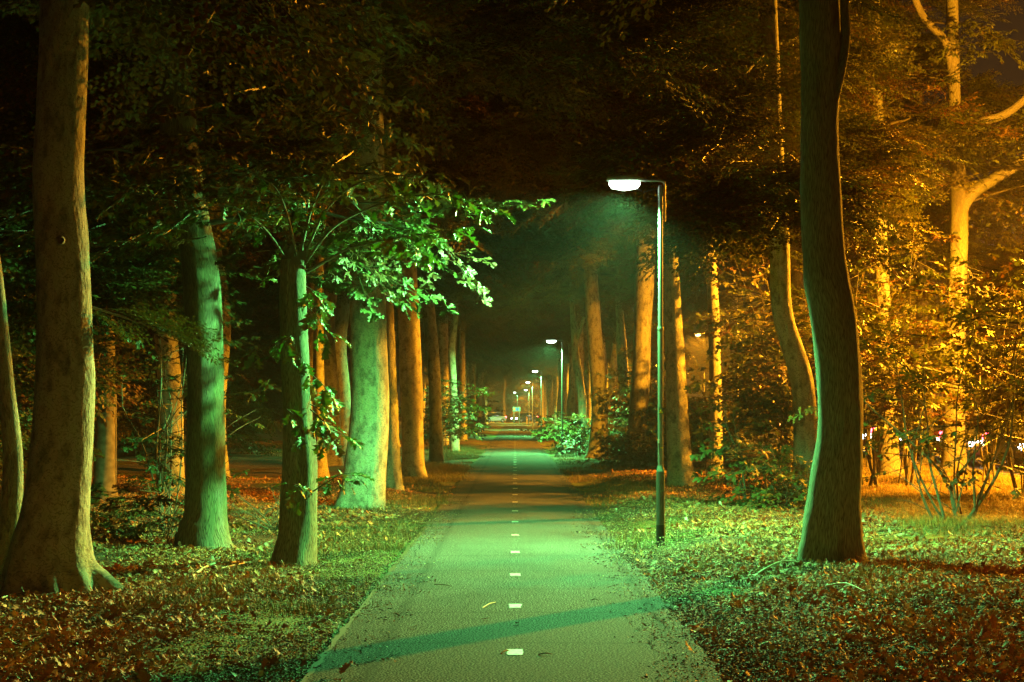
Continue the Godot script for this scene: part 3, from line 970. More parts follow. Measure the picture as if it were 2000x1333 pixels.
# ------------------------------------------------------------------ the scene
func _ready() -> void:
	rng.seed = 20240611
	wob.seed = 5
	wob.frequency = 0.05
	wob.fractal_octaves = 3
	lay.seed = 9
	lay.frequency = 0.05
	lay.fractal_octaves = 3

	var cam := Camera3D.new()
	cam.name = "camera"
	cam.position = Vector3(0, H, 0)
	cam.projection = Camera3D.PROJECTION_FRUSTUM
	cam.near = NEAR
	cam.far = 3000.0
	cam.size = NEAR * 1333.0 / F
	cam.frustum_offset = Vector2((1000.0 - VX) / F * NEAR, (VY - 666.5) / F * NEAR)
	add_child(cam)
	cam.current = true

	var env := Environment.new()
	env.background_mode = Environment.BG_SKY
	var sm := ProceduralSkyMaterial.new()
	sm.sky_top_color = Color(0.0013, 0.0009, 0.0006).linear_to_srgb()
	sm.sky_horizon_color = Color(0.0036, 0.0023, 0.0012).linear_to_srgb()
	sm.sky_curve = 0.2
	sm.ground_bottom_color = Color(0.0008, 0.0006, 0.0004).linear_to_srgb()
	sm.ground_horizon_color = Color(0.003, 0.002, 0.001).linear_to_srgb()
	var sky := Sky.new()
	sky.sky_material = sm
	env.sky = sky
	env.tonemap_mode = Environment.TONE_MAPPER_LINEAR
	env.tonemap_exposure = 6.0
	env.fog_enabled = true
	env.fog_density = 0.00035
	env.fog_light_color = Color(0.9, 0.9, 0.9)
	env.sdfgi_enabled = true
	env.ssao_enabled = true
	env.ssil_enabled = true
	var we := WorldEnvironment.new()
	we.name = "world_environment"
	we.environment = env
	add_child(we)

	make_materials()
	sprays = {"beech": [], "oak": [], "twig": [], "oaktwig": []}
	for k in 4: sprays.beech.append(bough_spray(false, 7, 1.3))
	for k in 4: sprays.oak.append(bough_spray(true, 6, 1.2))
	for k in 3: sprays.twig.append(bough_spray(false, 2, 0.5))
	for k in 4: sprays.oaktwig.append(bough_spray(true, 1, 0.3))

	# --- setting
	make_ground()
	var path := put("path", strip(-1.26, 1.26, -12.0, 262.0, 0.0, 0.12, 0.032, 2.0, 0.012), M.asphalt, self)
	tag(path, "straight asphalt cycle path running away between the trees", "", "", "structure")
	put("edge_band", strip(-1.275, -1.235, 9.0, 120.0, 0.006, 0.12, 0.014, 1.0), M.moss_edge, path)
	for c in [[-1.15, 11.8, 0.35, 1.0], [-1.02, 12.6, 0.3, 0.8], [-1.12, 21.0, 0.12, 3.5], [1.1, 12.0, -0.2, 1.4], [1.17, 13.8, -0.15, 1.6]]:
		var b := Buf.new()
		b.smooth = false
		var p := Vector3(c[0], 0.0045, -c[1])
		for q in 22:
			var e := p + Vector3(c[2] / 22.0 + rr(-0.03, 0.03), 0, -c[3] / 22.0 + rr(-0.04, 0.04))
			e.y = 0.0045 + 0.012 * (1.0 - pow(e.x / 1.26, 2.0))
			var w := (e - p).cross(Vector3.UP).normalized() * rr(0.002, 0.0045)
			b.tri(p - w, e + w, e - w, Color.WHITE)
			b.tri(p - w, p + w, e + w, Color.WHITE)
			p = e
		put("crack", b.mesh(), M.crack, path)
	for k in 82:
		var z := 12.4 + 3.0 * k
		put("centre_dash", strip(-0.05, 0.05, z, z + 0.3, 0.017, 0.03, 0.006, 0.5), M.paint, path)
	var road := put("road", strip(12.4, 19.4, -80.0, 283.0, 0.0, 4.0, 0.0, 2.0, 0.04), M.road, self)
	tag(road, "asphalt road beyond the verge lit by orange lamps", "", "", "structure")
	put("road_edge_line", strip(12.6, 12.75, -80.0, 283.0, 0.02, 4.0, 0.0, 0.5), M.paint, road)
	put("road_edge_line", strip(19.05, 19.2, -80.0, 283.0, 0.02, 4.0, 0.0, 0.5), M.paint, road)
	for k in 40:
		put("lane_dash", strip(15.85, 15.97, 6.0 + 7.0 * k, 9.0 + 7.0 * k, 0.047, 1.0, 0.0, 0.5), M.paint, road)
	var cross := put("crossing_road", strip(-90.0, 90.0, 283.0, 292.0, 0.008, 3.0, 0.0, 2.0, 0.01), M.road, self)
	tag(cross, "road that crosses the far end of the path", "", "", "structure")

	# --- lamps
	path_lamp(1.7, 22.2, 4.14, "tall green lamp post by the path in full view, its sleeve in the grass", 30.0)
	(get_node("path_lamp") as Node3D).position.y = 0.14
	path_lamp(1.80, gd(888), 4.32, "second green lamp along the path, beside a leafy bush", 36.0)
	path_lamp(1.75, gd(853), 4.34, "third green lamp along the path, its head among hanging leaves", 30.0)
	path_lamp(1.60, gd(840), 4.36, "fourth green lamp along the path, before the orange-lit pole top", 30.0)
	path_lamp(1.75, gd(831), 4.4, "fifth green lamp along the path, by the white bollard", 26.0)
	path_lamp(0.35, 276.0, 4.5, "farthest green lamp, in front of the road sign at the crossing", 26.0)
	road_lamp(15.7, 38.0, "orange road lamp just outside the view beside the big lit trunk", 265.0)
	road_lamp(15.7, 94.0, "orange road lamp hidden behind the dark leaning trunk", 330.0)
	road_lamp(15.7, 163.0, "orange road lamp glowing between two trunks beyond the verge", 330.0)
	road_lamp(15.7, 232.0, "orange road lamp far down the road", 330.0)
	road_lamp(15.7, -44.0, "orange road lamp behind the viewer", 70.0)
	road_lamp(-9.0, 296.0, "orange lamp over the crossing road, far side of the path", 120.0)
	road_lamp(6.0, 298.0, "orange lamp over the crossing road, behind the road sign", 120.0)

	# --- trees left of the path
	var left := PI
	var dn := {"low": 4.2, "top": 12.0, "limbs": 9, "len": [2.2, 4.2], "dirs": [-0.6, 2.2], "count": 34, "kind": "oak", "rise": 0.2}
	var l1 := tree("beech_tree", "massive smooth beech with splayed roots, nearest on the path's verge", [[1160, 22, 192], [1120, 18, 182], [1080, 22, 176], [1000, 42, 173], [940, 52, 176], [880, 60, 179], [750, 70, 185], [680, 71, 181], [600, 72, 178], [470, 68, 172], [400, 65, 165], [330, 64, 162], [200, 72, 168], [0, 78, 172]], 15.0, M.beech,
		{"low": 5.0, "top": 13.0, "limbs": 8, "len": [2.0, 3.6], "dirs": [0.4, 1.8], "count": 26, "kind": "beech"}, {"d": 16.4, "roots": [[-0.05, 0.3, 0.22, 0.16], [1.35, 0.24, 0.14, 0.26], [2.4, 0.3, 0.3, 0.14], [3.3, 0.3, 0.3, 0.2], [-1.5, 0.25, 0.3, 0.2], [0.7, 0.1, 0.25, 0.25]], "rough": 0.035})
	bough(l1, [[8, 1130, 0.2, 0.5], [18, 1020, 0.11, 0.5], [25, 900, 0.09, 0.5], [10, 740, 0.075, 0.5], [-8, 560, 0.07, 0.5], [-40, 300, 0.06, 0.5], [-60, 0, 0.05, 0.6]], 16.4, M.beech, "second_stem")
	bough(l1, [[118, 470, 0.05, -0.2], [118, 470, 0.03, -0.3]], 16.4, M.beech, "knot")
	leafy_twig(l1, 16.4)
	tree("oak_tree", "ridged oak with one side lit green, behind the snag", [[1055, 340, 452], [1030, 350, 447], [1000, 359, 443], [900, 362, 440], [750, 365, 437], [600, 360, 433], [500, 352, 423], [330, 318, 392], [200, 310, 379], [100, 300, 364], [0, 285, 356]], 14.0, M.oak,
		{"low": 3.7, "top": 9.5, "limbs": 13, "len": [1.6, 3.4], "dirs": [-0.6, 2.3], "count": 20, "kind": "oak", "rise": 0.2}, {"rough": 0.05, "tile": Vector2(0.8, 1.6), "d": 22.9})
	snag()
	var ls := {"low": 6.2, "top": 15.0, "limbs": 10, "len": [3.0, 5.5], "dirs": [0.0, 2.6], "count": 60, "kind": "beech"}
	tree("beech_tree", "pale smooth beech glowing bright green beside the path", [[1003, 655, 748], [980, 662, 750], [950, 668, 752], [900, 674, 755], [850, 680, 758], [780, 685, 760], [700, 685, 757], [600, 683, 754], [500, 683, 753], [400, 690, 752], [300, 695, 750], [100, 700, 745], [0, 702, 744]], 17.0, M.beech, ls, {"rough": 0.03})
	tree("beech_tree", "dull olive trunk half hidden behind the bright green beech", [[965, 740, 790], [920, 746, 784], [850, 748, 779], [700, 748, 773], [600, 748, 769], [400, 748, 765]], 17.0, M.beech, ls, {"rough": 0.04})
	tree("beech_tree", "thick orange-lit trunk banded with leaf shadows, by the path's verge", [[935, 783, 834], [900, 785, 829], [850, 785, 827], [750, 780, 825], [650, 778, 821], [550, 776, 815], [470, 778, 812], [300, 782, 808]], 18.0, M.beech, ls, {"rough": 0.03})
	tree("beech_tree", "dark trunk bending toward the orange-lit one as it rises", [[905, 837, 869], [870, 838, 865], [800, 838, 863], [700, 834, 858], [600, 822, 849], [540, 818, 842], [400, 806, 832]], 18.0, M.beech, ls)
	tree("beech_tree", "slim wavy trunk lit green above a leafy bush", [[884, 878, 898], [850, 878, 897], [740, 878, 892], [680, 875, 889], [640, 882, 893], [600, 886, 895], [500, 880, 890]], 17.0, M.beech, ls)
	tree("beech_tree", "brown trunk behind the slim wavy one", [[862, 895, 913], [800, 897, 911], [700, 897, 909], [600, 898, 908]], 17.0, M.beech, ls)
	tree("beech_tree", "thin reddish trunk deep in the wood behind the snag", [[935, 612, 640], [800, 610, 634], [650, 612, 632], [500, 615, 632]], 17.0, M.beech, ls)

	# --- trees right of the path
	var rs := {"low": 6.4, "top": 15.0, "limbs": 11, "len": [3.0, 5.5], "dirs": [PI, 2.6], "count": 64, "kind": "beech", "bright": 1.15}
	var r1 := tree("beech_tree", "big black leaning trunk with a green rim, beside the forked shrub", [[1100, 1556, 1688], [1085, 1560, 1682], [1030, 1568, 1679], [950, 1580, 1681], [850, 1596, 1684], [780, 1597, 1685], [700, 1592, 1680], [600, 1580, 1668], [560, 1572, 1660], [500, 1568, 1650], [400, 1563, 1645], [250, 1565, 1638], [150, 1565, 1642], [100, 1563, 1644], [0, 1562, 1640]], 14.0, M.oak,
		{"low": 6.6, "top": 12.0, "limbs": 5, "len": [1.6, 2.6], "dirs": [PI, 1.2], "count": 16, "kind": "beech"}, {"rough": 0.06, "tile": Vector2(0.9, 1.8), "d": 19.0, "roots": [[0.4, 0.1, 0.4, 0.3], [1.5, 0.08, 0.25, 0.25], [2.6, 0.12, 0.35, 0.3], [4.0, 0.1, 0.4, 0.25]]})
	bough(r1, [[1630, 190, 0.05, -0.1], [1643, 130, 0.055, -0.1], [1652, 70, 0.05, -0.1], [1650, 20, 0.045, -0.1], [1655, -120, 0.04, -0.1]], 19.0, M.oak)
	tree("beech_tree", "shadowed trunk rising behind the yellow-leaved bush", [[1000, 1543, 1600], [900, 1550, 1600], [750, 1545, 1590], [615, 1509, 1549], [500, 1503, 1543], [400, 1500, 1540], [300, 1493, 1531], [180, 1489, 1526], [0, 1486, 1518]], 15.0, M.beech, {"low": 4.7, "top": 10.5, "limbs": 13, "len": [1.6, 3.0], "dirs": [PI, 2.0], "count": 36, "kind": "beech"}, {"rough": 0.03})
	tree("beech_tree", "straight mossy trunk right behind the tall green lamp post", [[963, 1302, 1363], [930, 1302, 1356], [900, 1303, 1352], [800, 1301, 1344], [700, 1300, 1338], [600, 1298, 1331], [500, 1297, 1325], [430, 1297, 1322], [300, 1295, 1318]], 16.0, M.beech, {"low": 6.4, "top": 14.0, "limbs": 12, "len": [2.6, 4.4], "dirs": [0.4, 2.4], "count": 60, "kind": "beech"}, {"rough": 0.03})
	tree("beech_tree", "broad dark trunk with a warm edge, its foot in brushwood", [[915, 1210, 1268], [890, 1218, 1264], [850, 1225, 1262], [750, 1233, 1270], [650, 1238, 1272], [550, 1240, 1278], [400, 1246, 1280]], 18.0, M.beech, rs)
	tree("beech_tree", "dark flared trunk between the leafy bush and the broad dark one", [[895, 1141, 1192], [880, 1148, 1189], [800, 1155, 1187], [700, 1150, 1180], [600, 1143, 1172], [500, 1140, 1166]], 18.0, M.beech, rs)
	var r6 := tree("beech_tree", "slender curved orange trunk with a short fork, above the leafy bush", [[880, 1127, 1149], [800, 1130, 1147], [750, 1125, 1141], [690, 1116, 1132], [650, 1115, 1129], [600, 1113, 1123], [550, 1112, 1121]], 17.0, M.beech, rs)
	bough(r6, [[1125, 665, 0.12, 0.0], [1133, 643, 0.1, -0.2], [1141, 620, 0.07, -0.4]], gd(880), M.beech)
	tree("beech_tree", "thin greenish trunk crossed by two bare twigs", [[880, 1212, 1232], [800, 1212, 1230], [700, 1205, 1226], [600, 1202, 1217], [500, 1200, 1212]], 17.0, M.beech, rs)
	tree("beech_tree", "orange trunk striped with shadows, next to the distant glowing lamp", [[945, 1374, 1414], [920, 1378, 1412], [850, 1385, 1412], [700, 1385, 1408], [600, 1382, 1405], [540, 1380, 1402], [300, 1378, 1396]], 16.0, M.beech, {"low": 6.5, "top": 14.0, "limbs": 12, "len": [3.0, 5.0], "dirs": [1.2, 2.6], "count": 60, "kind": "beech"}, {"rough": 0.03})
	tree("beech_tree", "bright yellow-orange trunk speckled with ivy leaves", [[872, 1424, 1450], [850, 1427, 1446], [800, 1425, 1443], [700, 1426, 1443], [540, 1423, 1440]], 16.0, M.beech, rs)
	tree("beech_tree", "dark trunk throwing a long root shadow, behind the yellow bush", [[888, 1450, 1494], [850, 1454, 1488], [700, 1455, 1485], [560, 1452, 1480], [300, 1450, 1474]], 17.0, M.beech, rs)
	var r11 := tree("oak_tree", "orange trunk in front of the road, seen through the shrub", [[935, 1710, 1770], [900, 1713, 1758], [850, 1717, 1755], [700, 1712, 1745], [600, 1708, 1740], [500, 1705, 1735], [300, 1700, 1728]], 15.0, M.oak, {"low": 7.0, "top": 13.0, "limbs": 8, "len": [2.4, 4.0], "dirs": [2.2, 1.6], "count": 44, "kind": "beech"}, {"tile": Vector2(0.8, 1.6)})
	var r12 := tree("oak_tree", "brightest orange oak with two boughs reaching toward the road", [[928, 1836, 1892], [900, 1840, 1888], [850, 1842, 1885], [700, 1845, 1885], [600, 1848, 1888], [500, 1853, 1890], [400, 1855, 1891], [300, 1855, 1884], [240, 1853, 1878], [100, 1850, 1874], [0, 1848, 1872]], 14.0, M.oak, {"low": 6.6, "top": 12.0, "limbs": 8, "len": [1.4, 3.0], "dirs": [1.4, 2.4], "count": 22, "kind": "oak", "rise": 0.5}, {"tile": Vector2(0.8, 1.6), "rough": 0.04})
	bough(r12, [[1875, 420, 0.16, 0.0], [1897, 380, 0.16, -0.1], [1945, 348, 0.15, -0.2], [2000, 312, 0.13, -0.3], [2080, 230, 0.1, -0.4]], gd(928), M.oak)
	bough(r12, [[1866, 285, 0.12, 0.1], [1905, 245, 0.12, 0.2], [1960, 225, 0.11, 0.3], [2000, 196, 0.1, 0.4], [2080, 120, 0.08, 0.5]], gd(928), M.oak)
	bough(r12, [[1860, 140, 0.12, 0.0], [1845, 80, 0.11, -0.1], [1805, 35, 0.1, -0.2], [1780, -20, 0.09, -0.3]], gd(928), M.oak)
	tree("oak_tree", "dim slim trunk between the two orange oaks", [[905, 1796, 1826], [800, 1795, 1822], [600, 1790, 1812]], 16.0, M.oak, rs)

	backdrop()
	understorey()
	litter()
	traffic()
	print(leaf_count, " snag leaves")

func leafy_twig(o: Node3D, d: float) -> void:
	# a low beech twig lit from the path, reaching from the big trunk
	var sets := [[], []]
	var b := Buf.new()
	tube(b, smooth_path([[at(178, 600, d + 0.3) - o.position, 0.012], [at(240, 620, d + 0.3) - o.position, 0.009], [at(300, 640, d + 0.3) - o.position, 0.006], [at(345, 662, d + 0.3) - o.position, 0.003]], 0.1), 6)
	put("branch", b.mesh(), M.stem, o)
	for k in 9:
		var u := k / 8.0
		sets[0].append(Transform3D(facing(Vector3(0.8, rr(-0.5, 0.3), rr(-0.5, 0.5)), Vector3.UP).scaled(Vector3.ONE * 0.45), at(lerpf(185, 330, u), 603 + 58 * u * u, d + 0.3) - o.position))
		sets[1].append(dim(Color(0.09, 0.11, 0.03), rr(0.8, 1.4)))
	scatter("foliage", sprays.twig[0], M.leaf, sets[0], sets[1], o)

func proto_tree(called: String, low: float, top: float, r: float, bark: Material, sp: Dictionary) -> Node3D:
	var o := thing(called, Vector3.ZERO, 0.0, "", "tree")
	o.set_meta("kindname", called)
	var pts := []
	for k in 9:
		var t := k / 8.0
		pts.append([Vector3(rr(-0.16, 0.16) * k * 0.35, -0.3 + (top + 0.3) * t, rr(-0.16, 0.16) * k * 0.35), lerpf(r * (1.25 if k == 0 else 1.0), 0.05, t * t)])
	var b := Buf.new()
	tube(b, smooth_path(pts, 0.5), 14, Vector2(1.0, 2.0), 0.05, rng.randf() * 5.0, Color.WHITE, [[0.4, 0.1, 0.5, 0.25], [2.6, 0.1, 0.5, 0.25], [4.5, 0.1, 0.5, 0.25]])
	put("trunk", b.mesh(), bark, o)
	sp.low = low
	crown(o, pts, sp, bark)
	return o

func backdrop() -> void:
	# the avenue that closes over the path, and the wood behind it
	var kinds := []
	for k in 4:
		kinds.append(proto_tree("beech_tree", 6.7, 18.0, rr(0.26, 0.36), M.beech, {"top": 16.0, "limbs": 13, "len": [3.6, 5.6], "dirs": [0.0, PI], "count": 52, "kind": "beech", "droop": 0.34, "size": 1.15}))
	for k in 3:
		kinds.append(proto_tree("woodland_tree", 2.0, 16.0, rr(0.16, 0.26), M.stem, {"top": 14.0, "limbs": 16, "len": [2.4, 4.4], "dirs": [0.0, PI], "count": 50, "kind": "beech", "droop": 0.35, "size": 1.2}))
	var first := {}
	var place := func(k: int, x: float, d: float, size: float, label: String, group: String) -> void:
		var o: Node3D = kinds[k]
		if first.has(k): o = copy_of(kinds[k], Vector3(x, 0, -d), rr(0, TAU), size)
		else:
			first[k] = true
			o.position = Vector3(x, 0, -d)
			o.rotation.y = rr(0, TAU)
		tag(o, label, "tree", group)
	var rank := ["first", "second", "third", "fourth", "fifth", "sixth", "seventh", "eighth", "ninth", "tenth"]
	var n := 0
	for k in 17:                                        # far part of the avenue, both sides
		var d := 96.0 + 10.5 * k
		for s in [-1.0, 1.0]:
			place.call(n % 4, s * rr(3.4, 4.6), d + rr(-3, 3), rr(0.85, 1.05), "dark avenue tree meeting its opposite neighbour over the distant path", "far avenue trees over the path")
			n += 1
	for k in 9:                                         # second row on the left, behind the first trunks
		place.call(n % 4, rr(-7.0, -5.2), 36.0 + 7.0 * k, rr(0.8, 1.0), "trunk of the second row behind the bright green beech, %s one back" % rank[k], "second row of trees in the dark wood")
		n += 1
	for k in 30:                                        # deep wood on the left
		var d := 28.0 + 6.2 * k + rr(-2, 2)
		place.call(4 + n % 3, -rr(0.10, 0.30) * d - 3.6, d, rr(0.8, 1.15), "dim woodland tree lost in the gloom left of the path", "gloomy woodland trees left of the path")
		n += 1
	for k in 10:                                        # right verge, far along
		place.call(n % 4, (62.0 + 13.0 * k) * (rr(0.118, 0.15) if k < 4 else rr(0.04, 0.055)), 62.0 + 13.0 * k, rr(0.95, 1.05), "tree on the grass verge before the road, %s one back from the orange oaks" % rank[k], "trees on the verge before the road")
		n += 1
	for k in 20:                                        # beyond the road
		var d := 44.0 + 10.0 * k
		place.call((4 + n % 3) if k % 2 else n % 4, rr(22.0, 27.0) + 0.05 * d * (k % 3), d, rr(0.9, 1.15), "dark tree on the far side of the road", "trees on the far side of the road")
		n += 1
	for k in 15:                                        # behind the crossing road
		place.call(n % 7, -38.0 + 6.0 * k + rr(-2, 2), 305.0 + rr(0, 14), rr(0.9, 1.1), "orange-lit tree behind the crossing at the path's end", "trees behind the crossing")
		n += 1

func understorey() -> void:
	shrub("forked_shrub", "many-stemmed shrub with sparse leaves beside the big black trunk", Vector3(6.0, 0, -26.0), 3.4, 1.6, 14, 80, "oaktwig", 0.95, 1.2, "", Vector3.ZERO, 0.45)
	shrub("leafy_sapling", "tall leafy sapling standing just in front of the brightest oak", Vector3(7.75, 0, -38.0), 5.6, 0.85, 6, 130, "oaktwig", 1.1, 1.7, "", Vector3.ZERO, 0.56)
	shrub("leafy_sapling", "leafy yellow sapling between the two orange oaks", Vector3(6.9, 0, -36.5), 5.0, 1.1, 7, 180, "oaktwig", 1.05, 1.7, "", Vector3.ZERO, 0.56)
	shrub("leafy_sapling", "sapling with long level leafy shoots by the road's verge", Vector3(10.0, 0, -40.0), 4.8, 1.1, 6, 80, "oaktwig", 1.0, 1.7, "", Vector3.ZERO, 0.5)
	shrub("leafy_sapling", "leafy sapling at the picture's edge with dark level sprays", Vector3(9.0, 0, -33.0), 5.0, 1.3, 6, 170, "oaktwig", 1.05, 1.5, "", Vector3.ZERO, 0.5)
	shrub("leafy_sapling", "tall yellow thicket behind the orange trunk in front of the road", Vector3(9.3, 0, -49.5), 6.6, 1.7, 7, 220, "oaktwig", 1.3, 1.5, "", Vector3.ZERO, 0.5)
	shrub("leafy_sapling", "tall thicket on the verge seen over the yellow bush", Vector3(7.6, 0, -49.0), 7.0, 1.7, 7, 230, "oaktwig", 1.3, 1.5, "", Vector3.ZERO, 0.45)
	shrub("leafy_sapling", "yellow-green bush in front of the shadowed trunk and the blue sign", Vector3(4.55, 0, -33.0), 3.9, 1.1, 9, 240, "oaktwig", 0.95, 1.6, "", Vector3.ZERO, 0.52)
	shrub("low_bush", "knee-high green-lit bush at the foot of the shadowed trunk", Vector3(4.2, 0, -29.2), 1.25, 0.7, 8, 70, "oaktwig", 0.85, 1.5)
	shrub("leafy_sapling", "dense yellow bush behind the shadowed trunk", Vector3(5.95, 0, -39.5), 5.8, 1.6, 9, 300, "oaktwig", 1.1, 1.5, "", Vector3.ZERO, 0.46)
	shrub("leafy_sapling", "yellowing bush at the foot of the orange striped trunk", Vector3(6.7, 0, -46.0), 5.2, 1.5, 9, 260, "oaktwig", 1.2, 1.5, "", Vector3.ZERO, 0.54)
	shrub("leafy_sapling", "green-tipped sapling leaning toward the lamp post from the orange trunk", Vector3(3.7, 0, -30.0), 2.0, 0.5, 4, 44, "oaktwig", 0.85, 1.3, "", Vector3(-0.4, 0, 0.2))
	shrub("leafy_bush", "rounded green bush at the foot of the curved orange trunk", Vector3(2.55, 0, -75.0), 2.0, 1.4, 9, 90, "oaktwig", 1.3, 1.0)
	shrub("leafy_bush", "low green bush around the slim wavy trunk", Vector3(-2.6, 0, -72.0), 3.2, 1.1, 8, 120, "oaktwig", 1.3, 1.0)
	shrub("leafy_bush", "pale green hedge-like bush crowding the far path's verge", Vector3(-3.0, 0, -112.0), 3.0, 1.5, 9, 120, "oaktwig", 1.6, 1.1)
	shrub("leafy_bush", "dusky bush on the distant verge below the third lamp", Vector3(2.6, 0, -113.0), 1.5, 1.2, 7, 70, "oaktwig", 1.5, 1.0)
	shrub("brushwood", "tangle of dry shoots at the foot of the broad dark trunk", Vector3(3.4, 0, -54.0), 1.2, 1.5, 14, 90, "oaktwig", 1.0, 1.0)
	shrub("brushwood", "scrub of thin shoots behind the flared dark trunk", Vector3(3.6, 0, -70.0), 1.6, 1.6, 10, 90, "oaktwig", 1.2, 1.0)
	shrub("thin_sapling", "spindly green-lit saplings between the massive beech and the oak", Vector3(-4.7, 0, -25.5), 3.4, 0.55, 6, 46, "oaktwig", 0.75, 0.8)
	shrub("thin_sapling", "lone crooked sapling in the dark beside the ridged oak", Vector3(-4.25, 0, -26.5), 3.8, 0.4, 3, 26, "oaktwig", 0.75, 0.8)
	shrub("low_bush", "low oak seedlings at the foot of the ridged oak", Vector3(-4.35, 0, -23.6), 0.95, 0.6, 8, 34, "oaktwig", 0.8, 0.8)
	shrub("low_bush", "bramble and seedlings behind the massive beech", Vector3(-5.4, 0, -23.0), 0.9, 1.0, 9, 50, "oaktwig", 0.75, 0.8)
	shrub("low_bush", "dry arching twigs between the ridged oak and the snag", Vector3(-3.3, 0, -26.0), 0.7, 0.8, 16, 10, "oaktwig", 0.6, 0.8)
	for k in 21:
		var d := 27.0 + 3.6 * k + rr(-1, 1)
		var ux := -rr(0.13, 0.29) * d - 1.2
		if d < 46.0 and absf(ux / d + 0.21) < 0.05: ux -= 0.1 * d
		shrub("woodland_shrub", "shadowy undergrowth shrub in the dark wood", Vector3(ux, 0, -d), rr(2.2, 4.2), rr(1.2, 2.0), 5, 64, "oaktwig", 1.3, 0.9, "undergrowth shrubs in the dark wood")
	for k in 22:
		var d := 56.0 + 4.0 * k + rr(-2, 2)
		var u := rr(0.052, 0.125)
		if u > 0.085 and u < 0.105: u -= 0.025
		shrub("verge_shrub", "orange-lit bush between the trunks on the verge before the road", Vector3(u * d, 0, -d), rr(1.6, 2.6) if u > 0.09 else (rr(2.4, 4.6) if u > 0.066 else rr(0.9, 1.8)), rr(1.0, 1.7), 6, 110, "oaktwig", 1.3, 1.5, "bushes on the road verge")

